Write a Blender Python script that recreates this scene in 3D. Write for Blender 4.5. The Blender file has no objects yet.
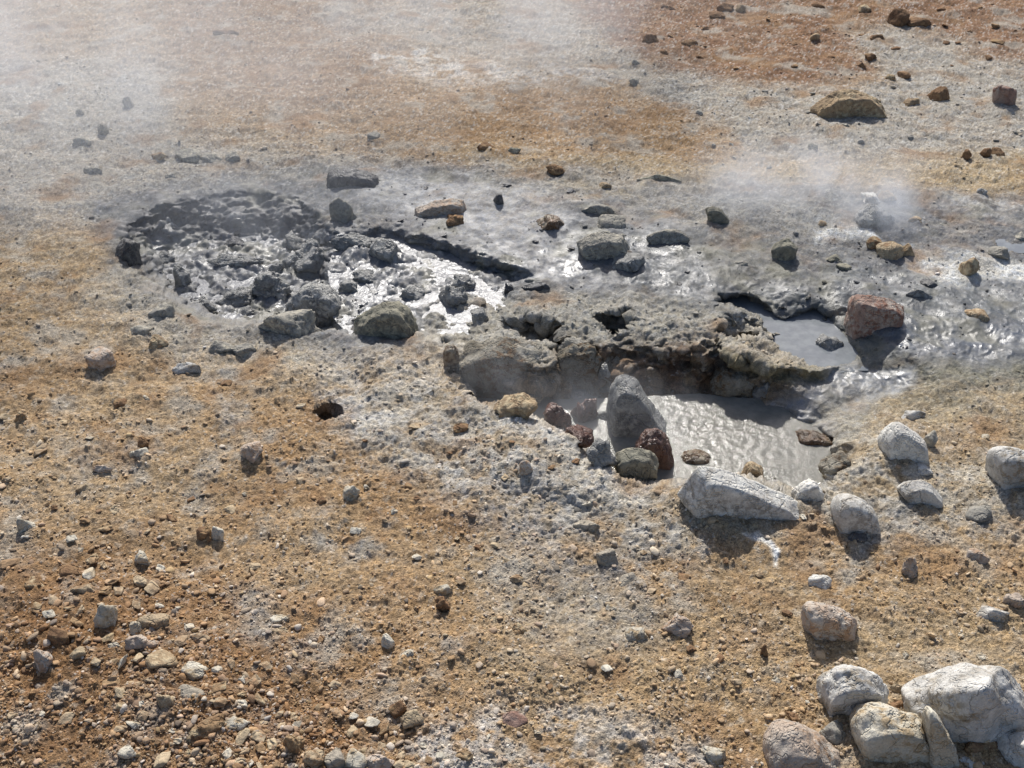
import bpy, bmesh, math, random, time
import numpy as np
from mathutils import Vector, Matrix
T0 = time.time()
random.seed(7)
rng = np.random.default_rng(11)
S = bpy.context.scene
COL = S.collection

# ------------------------------------------------------------------ camera, sky, sun, exposure
W_PX, H_PX = 1024, 768
F_PX = 1098.0
CAM_H = 3.0
PITCH = math.radians(35.0)
cam_d = bpy.data.cameras.new('camera')
cam_d.sensor_fit = 'HORIZONTAL'; cam_d.sensor_width = 36.0
cam_d.lens = 36.0 * F_PX / W_PX
cam_d.clip_start = 0.05; cam_d.clip_end = 2000
cam = bpy.data.objects.new('camera', cam_d); COL.objects.link(cam)
cam.location = (0, 0, CAM_H); cam.rotation_euler = (math.pi/2 - PITCH, 0, 0)
S.camera = cam

SUN_EL, SUN_AZ = math.radians(43.0), math.radians(-4.0)     # azimuth measured from +Y (away from the camera), minus = left
world = bpy.data.worlds.new('World'); S.world = world; world.use_nodes = True
wn = world.node_tree; wn.nodes.clear()
sky = wn.nodes.new('ShaderNodeTexSky'); sky.sky_type = 'NISHITA'; sky.sun_disc = False
sky.sun_elevation = SUN_EL; sky.sun_rotation = SUN_AZ; sky.altitude = 400; sky.dust_density = 3.0; sky.air_density = 0.8; sky.ozone_density = 0.6
bg = wn.nodes.new('ShaderNodeBackground'); bg.inputs['Strength'].default_value = 0.11
wo = wn.nodes.new('ShaderNodeOutputWorld')
wn.links.new(sky.outputs[0], bg.inputs[0]); wn.links.new(bg.outputs[0], wo.inputs[0])
sun_d = bpy.data.lights.new('sun', 'SUN'); sun_d.energy = 4.0; sun_d.angle = math.radians(0.53)
sun_d.color = (1.0, 0.965, 0.91)
sun = bpy.data.objects.new('sun', sun_d); COL.objects.link(sun)
sdir = Vector((math.sin(SUN_AZ)*math.cos(SUN_EL), math.cos(SUN_AZ)*math.cos(SUN_EL), math.sin(SUN_EL)))
sun.rotation_euler = sdir.to_track_quat('Z', 'Y').to_euler()
sun.location = (-3, 20, 15)
S.view_settings.view_transform = 'Standard'; S.view_settings.look = 'None'
S.view_settings.exposure = 0.25; S.view_settings.gamma = 1.0; S.view_settings.use_curve_mapping = False
S.render.engine = 'CYCLES'
S.cycles.max_bounces = 5; S.cycles.diffuse_bounces = 2; S.cycles.glossy_bounces = 2
S.cycles.volume_bounces = 3; S.cycles.volume_max_steps = 128
S.cycles.use_denoising = True
S.cycles.sample_clamp_indirect = 4.0

# ------------------------------------------------------------------ maths helpers
def P1(seed):
    r = np.random.default_rng(seed); p = r.permutation(256)
    return np.concatenate([p, p, p]).astype(np.int64)
PERM = P1(3)
GR = rng.normal(size=(256, 3)); GR /= np.linalg.norm(GR, axis=1)[:, None]
def perlin3(x, y, z):
    xi = np.floor(x).astype(np.int64); yi = np.floor(y).astype(np.int64); zi = np.floor(z).astype(np.int64)
    xf = x - xi; yf = y - yi; zf = z - zi
    xi &= 255; yi &= 255; zi &= 255
    fx = xf*xf*xf*(xf*(xf*6-15)+10); fy = yf*yf*yf*(yf*(yf*6-15)+10); fz = zf*zf*zf*(zf*(zf*6-15)+10)
    def g(i, j, k):
        h = PERM[PERM[PERM[(xi+i) & 255] + ((yi+j) & 255)] + ((zi+k) & 255)] & 255
        q = GR[h]
        return q[..., 0]*(xf-i) + q[..., 1]*(yf-j) + q[..., 2]*(zf-k)
    a = g(0,0,0)*(1-fx)+g(1,0,0)*fx; b = g(0,1,0)*(1-fx)+g(1,1,0)*fx
    c = g(0,0,1)*(1-fx)+g(1,0,1)*fx; d = g(0,1,1)*(1-fx)+g(1,1,1)*fx
    a = a*(1-fy)+b*fy; c = c*(1-fy)+d*fy
    return (a*(1-fz)+c*fz)*1.6
def perlin2(x, y, s=0.0):
    return perlin3(x, y, np.full_like(x, s + 0.37))
def fbm2(x, y, s=0.0, oct=3):
    t = 0; a = 1.0; n = 0
    for o in range(oct):
        t = t + a*perlin2(x*2**o, y*2**o, s + o*3.1); n += a; a *= 0.5
    return t/n
def worley(x, y, s=0):
    """distance to nearest cell point, and that cell's random value"""
    xi = np.floor(x).astype(np.int64); yi = np.floor(y).astype(np.int64)
    best = np.full(x.shape, 9.0); sec = np.full(x.shape, 9.0); val = np.zeros(x.shape)
    R = np.random.default_rng(50+s).random((256, 3))
    for i in (-1, 0, 1):
        for j in (-1, 0, 1):
            h = PERM[PERM[(xi+i) & 255] + ((yi+j) & 255)]
            q = R[h]
            dx = xi+i+q[..., 0]-x; dy = yi+j+q[..., 1]-y
            d = dx*dx+dy*dy
            m = d < best
            sec = np.where(m, best, np.minimum(sec, d))
            best = np.where(m, d, best); val = np.where(m, q[..., 2], val)
    return np.sqrt(best), np.sqrt(sec), val
def sstep(a, b, x):
    t = np.clip((x-a)/(b-a), 0, 1); return t*t*(3-2*t)
def sdf(poly, u, v):
    """signed distance in reference pixels, negative inside"""
    P = np.array(poly, float); n = len(P)
    d = np.full(u.shape, 1e9); ins = np.zeros(u.shape, bool)
    for i in range(n):
        a = P[i]; b = P[(i+1) % n]; e = b-a
        wx = u-a[0]; wy = v-a[1]
        t = np.clip((wx*e[0]+wy*e[1])/(e@e+1e-9), 0, 1)
        d = np.minimum(d, (wx-e[0]*t)**2+(wy-e[1]*t)**2)
        c = ((a[1] > v) != (b[1] > v))
        if a[1] != b[1]:
            ins ^= c & (u < (b[0]-a[0])*(v-a[1])/(b[1]-a[1])+a[0])
    d = np.sqrt(d)
    return np.where(ins, -d, d)
def ell(cx, cy, rx, ry, n=18, rot=0):
    c, s = math.cos(rot), math.sin(rot)
    return [(cx+rx*math.cos(t)*c-ry*math.sin(t)*s, cy+rx*math.cos(t)*s+ry*math.sin(t)*c) for t in [2*math.pi*i/n for i in range(n)]]

CP, SP = math.cos(PITCH), math.sin(PITCH)
def ray(u, v):
    xc = (u-512.0)/F_PX; yc = (384.0-v)/F_PX
    return xc, CP + yc*SP, -SP + yc*CP          # world x, y, z for camera-depth 1
def at_z(u, v, z):
    dx, dy, dz = ray(u, v)
    k = (z-CAM_H)/dz
    return dx*k, dy*k, k
def project(X, Y, Z):
    zz = Z-CAM_H
    depth = Y*CP - zz*SP
    up = Y*SP + zz*CP
    return 512+F_PX*X/depth, 384-F_PX*up/depth, depth

# ------------------------------------------------------------------ the lie of the land
# Each hollow: its lip outline, its floor outline, and floor level; the walls run between the two.
HOLLOWS = [
 # left mud pit: a bowl at the left, a shallower lake of mud at the right
 (dict(lip=[(118,262),(120,232),(150,208),(195,194),(245,190),(296,197),(326,222),(350,250),(352,300),(350,334),(300,334),(250,330),(205,322),(165,304),(135,284)],
       flo=[(160,276),(165,250),(205,243),(255,243),(300,240),(322,258),(334,290),(336,330),(300,328),(250,322),(205,312),(178,298)], z=-0.16)),
 (dict(lip=[(330,236),(380,222),(410,228),(440,236),(485,252),(522,270),(548,282),(530,300),(495,318),(460,342),(430,346),(395,342),(350,340),(320,320),(318,270)],
       flo=[(340,250),(380,240),(408,243),(440,252),(480,266),(512,280),(500,298),(475,316),(452,334),(428,338),(395,334),(350,333),(334,318),(330,270)], z=-0.065)),
 # boiling pool hollow
 (dict(lip=[(446,364),(470,361),(500,363),(530,366),(545,368),(550,346),(560,338),(590,334),(615,336),(640,343),(690,346),(722,345),(742,350),(768,366),(792,374),(830,368),(862,360),(905,370),(925,396),(892,418),(864,436),(856,458),(836,478),(826,492),(800,500),(760,494),(720,486),(680,484),(655,487),(618,481),(592,459),(565,437),(524,421),(487,409),(455,388)],
       flo=[(466,395),(500,402),(530,402),(560,402),(620,400),(660,397),(700,398),(735,405),(752,405),(766,410),(782,422),(802,436),(824,448),(836,458),(824,472),(818,484),(792,492),(745,487),(700,480),(660,481),(618,474),(594,453),(568,431),(530,415),(495,405)], z=-0.22)),
 (dict(lip=[(500,318),(530,313),(556,318),(572,326),(566,346),(545,352),(528,346),(510,334)], flo=[(524,340),(545,336),(562,338),(560,345),(545,349),(530,345)], z=-0.13)),
 (dict(lip=ell(616,320,19,11.5), flo=ell(617,328,13,2.5), z=-0.14)),
 (dict(lip=[(706,318),(722,311),(742,313),(757,324),(760,337),(742,338),(722,334)], flo=[(722,331),(745,332),(756,335),(740,337)], z=-0.10)),
 (dict(lip=ell(328,410,15,8), flo=ell(329,414.5,10,2), z=-0.10)),
 # stream bed
 (dict(lip=[(716,295),(748,294),(768,307),(783,319),(794,313),(814,305),(832,318),(846,333),(860,353),(864,366),(838,366),(812,362),(789,355),(773,345),(773,331),(745,315),(718,306)],
       flo=[(722,299),(746,299),(763,312),(781,326),(795,319),(814,310),(827,322),(840,336),(853,355),(856,362),(838,361),(814,357),(792,350),(778,340),(778,329),(748,311),(725,303)], z=-0.110)),
 (dict(lip=ell(1018,245,24,11), flo=ell(1018,246,19,7), z=-0.03)),
 # shaded slots under crust ledges
]
# raised swells: outline, softness px, height
SWELLS = [
 ([(395,232),(430,232),(470,244),(505,258),(528,270),(520,275),(480,266),(440,252),(400,246)], 9, 0.03),
 ([(452,352),(480,326),(500,312),(530,306),(600,302),(680,308),(740,318),(800,350),(760,345),(700,340),(620,334),(560,336),(545,362),(500,360)], 22, 0.035),
 ([(470,400),(520,416),(570,440),(610,478),(590,500),(530,480),(480,440)], 26, 0.04),
 ([(360,355),(420,350),(445,368),(440,400),(380,385)], 22, 0.025),
 (ell(815,342,15,8), 5, 0.03),
 ([(700,346),(760,352),(800,358),(834,368),(826,376),(790,372),(740,366)], 5, 0.05),
 (ell(250,292,50,10), 10, 0.05), (ell(330,300,30,9), 9, 0.04), (ell(190,262,22,6), 8, 0.05), (ell(300,262,36,8), 9, 0.05), (ell(345,318,26,7), 8, 0.05), (ell(440,268,36,6), 8, 0.04),
 ([(700,500),(800,520),(790,545),(720,530)], 15, 0.02),
 (ell(230,270,34,7), 8, 0.05),
 (ell(370,262,30,6), 8, 0.05),
 (ell(410,290,18,6), 7, 0.05),
 ([(30,600),(120,590),(220,650),(300,740),(380,790),(100,820),(20,700)], 60, 0.05),
]
def far_rise(y):
    t = np.clip(y-8.0, 0, None)
    return np.where(t < 12, 0.010*t*t, 1.44 + 0.24*(t-12))*1.0
def z_macro(u, v):
    """ground height for the ground point seen at reference pixel (u, v)"""
    u = np.asarray(u, float); v = np.asarray(v, float)
    x, y, k = at_z(u, np.maximum(v, -60), 0.0)
    pit = np.exp(-(((u-600)/190)**2+((v-345)/45)**2)**2)
    wu = u + (5.0+9*pit)*perlin2(x*7, y*7, 1.0) + (2.6+4*pit)*perlin2(x*19, y*19, 2.0)
    wv = v + (3.0+5*pit)*perlin2(x*7, y*7, 5.0) + (1.5+3*pit)*perlin2(x*19, y*19, 6.0)
    z = 0.030*perlin2(x*0.7, y*0.7, 9.0) + 0.016*perlin2(x*2.1, y*2.1, 4.0)
    z = z*np.clip(1-0.4*sstep(150, 60, v), 0, 1)
    dip = sdf([(735,300),(800,300),(850,312),(880,350),(925,380),(915,425),(860,445),(820,400),(780,360)], wu, wv)
    z = z - .08*sstep(26, -26, dip)
    for poly, soft, h in SWELLS:
        pa = np.array(poly); m = (u > pa[:, 0].min()-soft*2) & (u < pa[:, 0].max()+soft*2) & (v > pa[:, 1].min()-soft*2) & (v < pa[:, 1].max()+soft*2)
        if m.any():
            d = sdf(poly, wu[m], wv[m]); z[m] += h*sstep(soft, -soft, d)
    for H in HOLLOWS:
        pa = np.array(H['lip']); m = (u > pa[:, 0].min()-14) & (u < pa[:, 0].max()+14) & (v > pa[:, 1].min()-12) & (v < pa[:, 1].max()+12)
        if m.any():
            dl = -sdf(H['lip'], wu[m], wv[m]); df = sdf(H['flo'], wu[m], wv[m])
            dl = np.clip(dl, 0, None); df = np.clip(df, 0, None)
            t = dl/(dl+df+1e-6)
            t = np.where(dl <= 0, 0, t)
            t = t*(0.55+0.45*t*(2-t)) if H['z'] < -0.2 else t
            z[m] = z[m]*(1-t) + H['z']*t
    far = v < 230
    if far.any():
        zz = z[far]
        for _ in range(5):
            yy = at_z(u[far], np.maximum(v[far], -60), zz)[1]
            zz = z[far] + far_rise(yy)
        z[far] = zz
    return z
def ground(px, py):
    z = float(z_macro(np.array([px]), np.array([py]))[0])
    x, y, k = at_z(px, py, z)
    return Vector((x, y, z)), k/F_PX          # point and metres per pixel there
GH = 'heap of rocks in the near corner'; GP = 'rocks round the boiling pool'; GL = 'rocks in the left mud pit'
GM = 'rocks on the grey mud'; GU = 'rocks on the far slope'; GF = 'stones on the ochre foreground'; GR_ = 'rocks right of the boiling pool'
# ------------------------------------------------------------------ the other stones one can tell apart: box in reference pixels, build, look
ROCKS = [
 # boiling pool
 ((543,402,572,430),'crusty','wetred','wet reddish rock left of the tooth rock, nearer the left wall',GP),
 ((570,398,598,432),'crusty','wetred','wet reddish rock touching the left side of the tooth rock',GP),
 ((561,384,600,408),'crusty','mud','grey clod lying on top of the two red rocks',GP),
 ((560,424,594,446),'crusty','wetred','wet red-brown lump at the waterline below the two red rocks',GP),
 ((586,438,616,468),'crusty','mud','dark mud lump filling the corner left of the square greenish rock',GP),
 ((594,410,612,430),'worn','mud','small dark stone at the left foot of the tooth rock',GP),
 ((494,392,538,420),'crusty','tan','rounded tan-grey lump in the left corner of the pool hollow',GP),
 ((583,338,628,366),'crusty','crust','round crusty lump set in the back wall of the pool hollow',GP),
 ((554,336,594,366),'crusty','grey','grey lump left of the round crusty lump in the back wall',GP),
 ((556,360,600,386),'crusty','mud','dark lump low in the back wall above the red rocks',GP),
 ((598,362,612,392),'worn','mud','narrow dark stone behind the tooth rock',GP),
 ((752,380,776,402),'crusty','mud','small dark knob right of the knobbly crusted rock',GP),
 ((818,450,852,478),'crusty','crust','low crusted rock on the right bank below the dark wet rock',GP),
 ((470,307,489,323),'round','mud','round grey stone on the glinting mud above the brown one',GP),
 ((453,423,469,433),'worn','brown','small brown stone on the crust left of the boiling pool',GP),
 ((519,460,533,476),'worn','pink','small pinkish stone in a dark dip below the pool crust',GP),
 ((677,510,705,530),'angular','white','small pale block below the left end of the long slab',GP),
 # left mud pit
 ((114,238,141,265),'worn','dark','nearly black rounded stone left of the left mud pit',GL),
 ((280,238,332,276),'crusty','mud','large grey mud-covered boulder in the middle of the left pit',GL),
 ((279,230,309,252),'crusty','mud','smaller mud lump behind the large mud-covered boulder',GL),
 ((327,232,382,256),'crusty','mud','wide mud-covered hump right of the large mud boulder',GL),
 ((368,238,402,264),'worn','mud','grey boulder between the wide hump and the long dark ridge',GL),
 ((329,197,356,224),'angular','grey','grey rock with a bright flat top near the pit rim',GL),
 ((205,254,265,272),'crusty','mud','low wide mud bank in the back half of the left pit',GL),
 ((246,271,292,304),'crusty','mud','mud lump left of the big dark crusty block',GL),
 ((214,286,256,309),'crusty','mud','rounded mud lump near the front of the left pit',GL),
 ((173,264,192,290),'angular','mud','thin upright dark stone at the left side of the pit',GL),
 ((249,309,316,340),'flat','grey','flat light grey rock below the big dark crusty block',GL),
 ((146,302,175,321),'flat','grey','flat pale-topped grey stone at the left front of the pit',GL),
 ((128,325,152,338),'flat','grey','flat grey stone on soil below the pit front left corner',GL),
 ((147,334,170,353),'worn','tan','tan-grey stone among flat ones below the pit',GL),
 ((172,362,201,374),'flat','white','flat white stone lying on soil below the left pit',GL),
 ((205,340,236,356),'flat','grey','pale grey patchy slab below the front of the left pit',GL),
 ((232,343,258,357),'flat','grey','slanting grey stone beneath the flat light grey rock',GL),
 ((438,285,468,308),'crusty','mud','dark lump in the glinting puddle',GL),
 ((451,273,476,292),'crusty','mud','dark lump just behind the one in the glinting puddle',GL),
 ((396,284,428,302),'crusty','mud','low mud lump left of the glinting puddle',GL),
 ((380,300,400,308),'flat','mud','thin mud-covered flake above the greenish boulder',GL),
 ((504,283,514,294),'clod','dark','tiny dark clod at the right end of the glinting puddle',GL),
 ((521,281,550,292),'flat','dark','flat dark rock right of the glinting puddle',GL),
 ((352,268,376,284),'crusty','mud','mud lump below the wide hump',GL),
 ((338,280,358,294),'crusty','mud','small mud lump right of the big dark crusty block',GL),
 ((236,305,262,318),'crusty','mud','low mud clod at the foot of the rounded mud lump',GL),
 ((190,296,214,312),'crusty','mud','small mud clod in the front left of the pit',GL),
 ((150,250,176,264),'crusty','mud','mud clod right of the nearly black stone',GL),
 ((268,262,284,276),'crusty','mud','dark clod left of the large mud boulder',GL),
 ((222,236,246,252),'crusty','dark','dark clod below the back wall of the left pit',GL),
 # grey mud
 ((443,214,464,227),'crusty','brown','brown chunk below the flat orange-brown slab',GM),
 ((536,214,565,232),'crusty','wetbrown','dark brown crumbly rock right of the orange slab',GM),
 ((580,204,621,219),'flat','grey','flat grey rock with a dark shaded underside',GM),
 ((596,214,626,231),'round','grey','rounded grey rock just above the angular light grey boulder',GM),
 ((646,229,690,245),'flat','grey','low pale grey slab right of the angular grey boulder',GM),
 ((608,252,646,274),'angular','mud','shaded wedge of rock under the angular grey boulder',GM),
 ((493,193,504,205),'angular','dark','small dark cube-like stone above the grey mud flat',GM),
 ((546,164,565,175),'worn','brown','dark brown stone at the upper edge of the grey mud',GM),
 ((598,182,612,189),'flat','sand','thin yellow flake at the end of a sulphur streak',GM),
 ((636,174,682,184),'flat','olive','long low dark flake at the edge of the grey mud',GM),
 ((475,141,494,152),'angular','brown','brown angular stone above the rim right of the mud pit',GU),
 ((506,147,521,154),'flat','olive','flat dark stone beside the brown angular one',GU),
 ((771,238,798,262),'worn','olive','rounded dark grey stone between the wedge stone and fumarole',GM),
 ((854,203,895,229),'crusty','mud','grey rock half hidden by steam at the small fumarole',GM),
 ((878,190,898,204),'angular','tan','tan rock perched on top of the fumarole rocks',GM),
 ((860,192,882,206),'crusty','chalk','whitish crusted rock on the left top of the fumarole',GM),
 ((906,216,922,226),'worn','tan','small tan stone right of the fumarole',GM),
 ((866,236,884,250),'worn','ochre','small yellowish stone left of the lumpy tan rock',GM),
 ((876,241,904,262),'round','sand','lumpy tan rock in front of the fumarole',GM),
 ((898,243,915,258),'round','tan','rounded tan knob at the right end of the lumpy rock',GM),
 ((818,220,827,226),'flat','sand','small flat yellowish stone in the steam',GM),
 ((958,257,980,277),'angular','tan','pointed tan stone on white patch at right',GM),
 ((987,246,1010,260),'worn','grey','grey stone right of the pointed tan stone',GM),
 ((1010,231,1028,243),'flat','grey','flat grey stone beside the puddle at the right edge',GM),
 ((976,188,988,197),'angular','white','small white and grey stone on the yellow band',GM),
 ((964,308,990,325),'round','sand','pale oval stone on the grey mud at right',GM),
 ((920,278,938,289),'crusty','dark','dark clod above the reddish boulder to the right',GM),
 ((822,254,846,265),'flat','olive','flat brownish rock above the reddish boulder',GM),
 ((836,263,852,272),'flat','olive','smaller flat stone below the flat brownish rock',GM),
 ((734,261,748,268),'flat','grey','thin light grey flake on the grey mud',GM),
 ((905,288,934,300),'flat','mud','low dark flake of crust right of the reddish boulder',GM),
 ((815,333,844,353),'crusty','mud','muddy crust island in the middle of the stream',GM),
 # far slope
 ((886,8,910,27),'worn','brown','dark brown rock at the top of the grey streak, left of a pair',GU),
 ((907,17,932,28),'flat','dark','flat dark rock, right of the pair at the top of the grey streak',GU),
 ((926,86,950,103),'angular','brown','brown wedge rock right of the large tan boulder',GU),
 ((992,84,1017,107),'angular','red','reddish brown rock near the right edge of the far slope',GU),
 ((681,39,698,48),'angular','brown','brown stone at the lower left of the red slope',GU),
 ((708,11,726,20),'worn','brown','brown stone in a row at the top of the red slope',GU),
 ((716,2,734,13),'angular','dark','darkest stone of the row at the top of the red slope',GU),
 ((735,4,746,13),'round','tan','tan stone at the right of the row at the top',GU),
 ((811,1,825,9),'angular','brown','dark stone on the red slope left of the pale-topped one',GU),
 ((857,4,872,13),'angular','tan','pale-topped stone at the top of the red slope',GU),
 ((809,33,820,41),'angular','tan','small tan stone in the middle of the red slope',GU),
 ((869,34,884,42),'flat','dark','flat dark stone left of the grey streak',GU),
 ((864,53,877,62),'clod','brown','brown clod low on the red slope',GU),
 ((855,62,866,69),'clod','brown','small brown clod just below left of the brown clod',GU),
 ((884,74,896,83),'angular','ochre','ochre stone at the foot of the red slope',GU),
 ((897,71,911,79),'angular','dark','dark stone touching the ochre one at the slope foot',GU),
 ((903,98,920,106),'flat','tan','low tan stone left under the brown wedge rock',GU),
 ((807,143,818,152),'clod','olive','mossy-looking dark clod below the large tan boulder',GU),
 ((962,149,972,158),'worn','brown','left one of three small brown stones above the yellow band',GU),
 ((980,148,992,157),'worn','brown','middle one of three small brown stones above the yellow band',GU),
 ((990,147,1005,158),'worn','brown','right one of three small brown stones above the yellow band',GU),
 ((642,34,660,43),'angular','brown','brown stone at the left foot of the red slope',GU),
 ((658,49,668,55),'angular','brown','smaller stone below right of the brown one',GU),
 ((630,59,640,66),'angular','grey','grey stone at the upper middle of the far slope',GU),
 ((629,78,639,86),'angular','grey','grey stone beneath the other grey one on the slope',GU),
 ((212,29,239,37),'flat','dark','flat dark brown stone high on the misty slope',GU),
 ((122,96,134,108),'clod','grey','dark round clod seen through the left steam',GU),
 ((97,124,109,135),'clod','grey','lower dark clod seen through the left steam',GU),
 ((72,136,92,148),'clod','grey','wide grey clod low in the left steam',GU),
 ((75,108,85,116),'clod','grey','faint grey clod deep in the left steam',GU),
 ((175,148,202,163),'angular','grey','left grey rock of the row behind the mud pit',GU),
 ((200,153,224,164),'worn','grey','middle low grey rock of the row behind the mud pit',GU),
 ((224,151,241,163),'worn','grey','right grey rock of the row behind the mud pit',GU),
 ((150,152,167,160),'flat','sand','thin tan sliver left of the row behind the mud pit',GU),
 ((165,172,177,180),'clod','grey','small dark clod just above the rim of the mud pit',GU),
 ((83,167,103,175),'flat','grey','low grey stone at the left in thin steam',GU),
 ((367,132,381,140),'flat','grey','low grey stone above the dark flat-topped rock',GU),
 # foreground left
 ((85,346,116,374),'round','pink','round pale brown stone with a sharp shadow at left',GF),
 ((236,441,263,464),'worn','pink','orange-brown and white stone in the left middle foreground',GF),
 ((13,411,28,425),'angular','ochre','brown angular stone near the left edge',GF),
 ((113,398,128,409),'worn','brown','brown stone below the round pale brown stone',GF),
 ((137,437,149,449),'clod','brown','brown clod left of the orange-brown and white stone',GF),
 ((129,447,149,459),'flat','white','flat pale flake below the brown clod',GF),
 ((92,465,113,473),'flat','pink','thin pinkish flake on the left foreground',GF),
 ((75,483,91,495),'flat','sand','buff flake on the left foreground',GF),
 ((341,485,360,503),'worn','white','whitish stone at the centre of the ochre foreground',GF),
 ((316,496,328,506),'clod','brown','brown clod left of the whitish central stone',GF),
 ((16,518,36,535),'flat','white','flat pinkish white stone near the left edge',GF),
 ((196,526,214,543),'clod','brown','dark brown clod beside a pale block',GF),
 ((211,526,224,541),'angular','white','pale block right of the dark brown clod',GF),
 ((59,563,82,580),'angular','brown','brown angular stone in the left gravel',GF),
 ((24,576,45,592),'angular','ochre','ochre stone left of the brown angular one',GF),
 ((69,583,98,599),'flat','sand','broad buff flake in the left gravel',GF),
 ((134,550,149,565),'flat','chalk','small white flake in the left gravel',GF),
 ((93,603,118,628),'worn','chalk','white hollowed stone in the left gravel',GF),
 ((137,613,170,633),'flat','sand','triangular buff stone right of the white hollowed one',GF),
 ((129,621,144,635),'angular','chalk','small bluish white stone left of the triangular buff one',GF),
 ((46,626,70,647),'angular','brown','brown block with a pale top in the left gravel',GF),
 ((33,649,53,668),'angular','pink','pinkish leaning stone below the brown block',GF),
 ((69,646,86,661),'round','sand','rounded cream stone in the left gravel',GF),
 ((124,634,158,651),'flat','pink','flat mauve stone below the triangular buff one',GF),
 ((145,649,179,671),'angular','tan','wedge of grey-brown stone in the left gravel',GF),
 ((181,661,207,681),'flat','chalk','streaky white stone right of the grey-brown wedge',GF),
 ((176,684,206,706),'angular','grey','bluish grey stone in the left gravel',GF),
 ((156,694,178,714),'worn','sand','buff stone left below the bluish grey one',GF),
 ((186,713,225,745),'crusty','ochre','largest ochre clod of the left gravel',GF),
 ((223,716,250,732),'angular','chalk','white stone right of the largest ochre clod',GF),
 ((117,745,137,759),'flat','chalk','small white stone at the lower left',GF),
 ((270,614,290,626),'flat','chalk','white flake above a tan stone in the middle foreground',GF),
 ((268,625,289,639),'angular','sand','tan stone just below the white flake',GF),
 ((399,649,415,664),'round','chalk','round white stone at the lower middle',GF),
 ((381,633,395,649),'worn','white','grey-white stone above left of the round white stone',GF),
 ((433,584,453,595),'flat','chalk','flat white flake in the middle of the foreground',GF),
 ((434,596,450,611),'clod','brown','brown clod below the flat white flake',GF),
 ((400,709,424,729),'angular','sand','cream triangular stone near the bottom middle',GF),
 ((387,700,407,718),'angular','brown','brown stones behind the cream triangular stone',GF),
 ((343,748,369,770),'worn','chalk','white rounded stone at the bottom edge',GF),
 ((362,753,395,772),'flat','pink','pink flat stone at the bottom edge',GF),
 ((322,747,346,771),'angular','grey','dark grey stone at the bottom edge',GF),
 ((303,749,325,771),'angular','sand','buff angular stone at the bottom edge',GF),
 ((281,734,305,760),'crusty','ochre','ochre block at the bottom edge left of the buff one',GF),
 ((502,711,528,729),'worn','red','reddish grey stone at the bottom centre',GF),
 ((511,622,528,638),'worn','ochre','brown stone in the middle of the foreground',GF),
 ((622,627,648,643),'flat','white','flat pale patchy stone right of centre foreground',GF),
 ((664,613,694,638),'crusty','pink','pinkish brown rock with a dark shadow right of centre',GF),
 ((701,746,726,766),'worn','white','pale grey stone at the bottom right of centre',GF),
 ((596,548,620,570),'angular','grey','grey rock beside a dark crack below the pool',GF),
 ((618,572,640,590),'angular','grey','grey rock at the lower end of the dark crack',GF),
 ((570,520,600,534),'flat','grey','bluish grey crust stone above the dark crack',GF),
 ((556,480,580,496),'worn','grey','grey stone on the crust left of the greenish rock',GF),
 # right
 ((902,410,926,423),'flat','white','flat pale stone behind the smooth white-topped boulder',GR_),
 ((922,430,938,448),'worn','grey','grey stone tucked right behind the smooth white boulder',GR_),
 ((912,462,934,476),'worn','white','small pale block below the smooth white boulder',GR_),
 ((965,505,992,523),'round','grey','greyish oval stone right of the flat broken-ended one',GR_),
 ((966,548,990,567),'angular','pink','pink and white stone near the right edge',GR_),
 ((901,557,918,578),'crusty','pink','small pinkish knob with a shadow, right foreground',GR_),
 ((808,574,832,593),'flat','chalk','flat white flake above the knobbly pinkish stone',GR_),
 ((977,605,1010,622),'flat','white','white broken stone near the right edge above the heap',GR_),
 ((1002,592,1026,608),'crusty','pink','small pinkish crust stone at the right edge',GR_),
 ((759,644,768,659),'clod','brown','tiny dark brown pebble alone on ochre sand',GR_),
 ((843,533,868,545),'flat','dark','dark wet patchy stone under the egg-like stone',GR_),
 # corner heap
 ((815,720,846,748),'worn','grey','grey stone wedged behind the rounded pinkish boulder',GH),
 ((955,734,1002,764),'crusty','brown','brown rock under the front of the largest boulder',GH),
 ((958,753,992,775),'worn','chalk','white stone at the bottom edge below the brown rock',GH),
 ((994,731,1040,775),'angular','chalk','bright white rock at the bottom right corner',GH),
 ((889,684,918,694),'flat','sand','thin buff sliver left of the largest boulder',GH),
 ((846,752,880,776),'angular','tan','tan stone at the bottom edge under the buff boulder',GH),
 ((884,700,908,714),'crusty','brown','crumbly brown stones between white boulder and largest one',GH),
]
HULLBOX = [(607, 374, 672, 452), (676, 465, 808, 530), (903, 661, 1040, 737), (754, 719, 846, 800), (818, 669, 888, 722), (852, 708, 931, 766), (922, 698, 960, 790), (848, 293, 903, 335), (810, 90, 885, 122), (705, 206, 729, 225), (878, 418, 929, 465), (828, 490, 882, 536), (898, 480, 942, 508), (989, 444, 1048, 494), (613, 448, 659, 481), (283, 281, 343, 330), (352, 300, 421, 342), (576, 231, 630, 262), (324, 167, 381, 190), (414, 198, 466, 217), (800, 602, 857, 641), (706, 364, 761, 403), (631, 426, 675, 478), (672, 448, 716, 474), (790, 429, 848, 455), (790, 478, 824, 506), (739, 460, 764, 489)]
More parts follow.
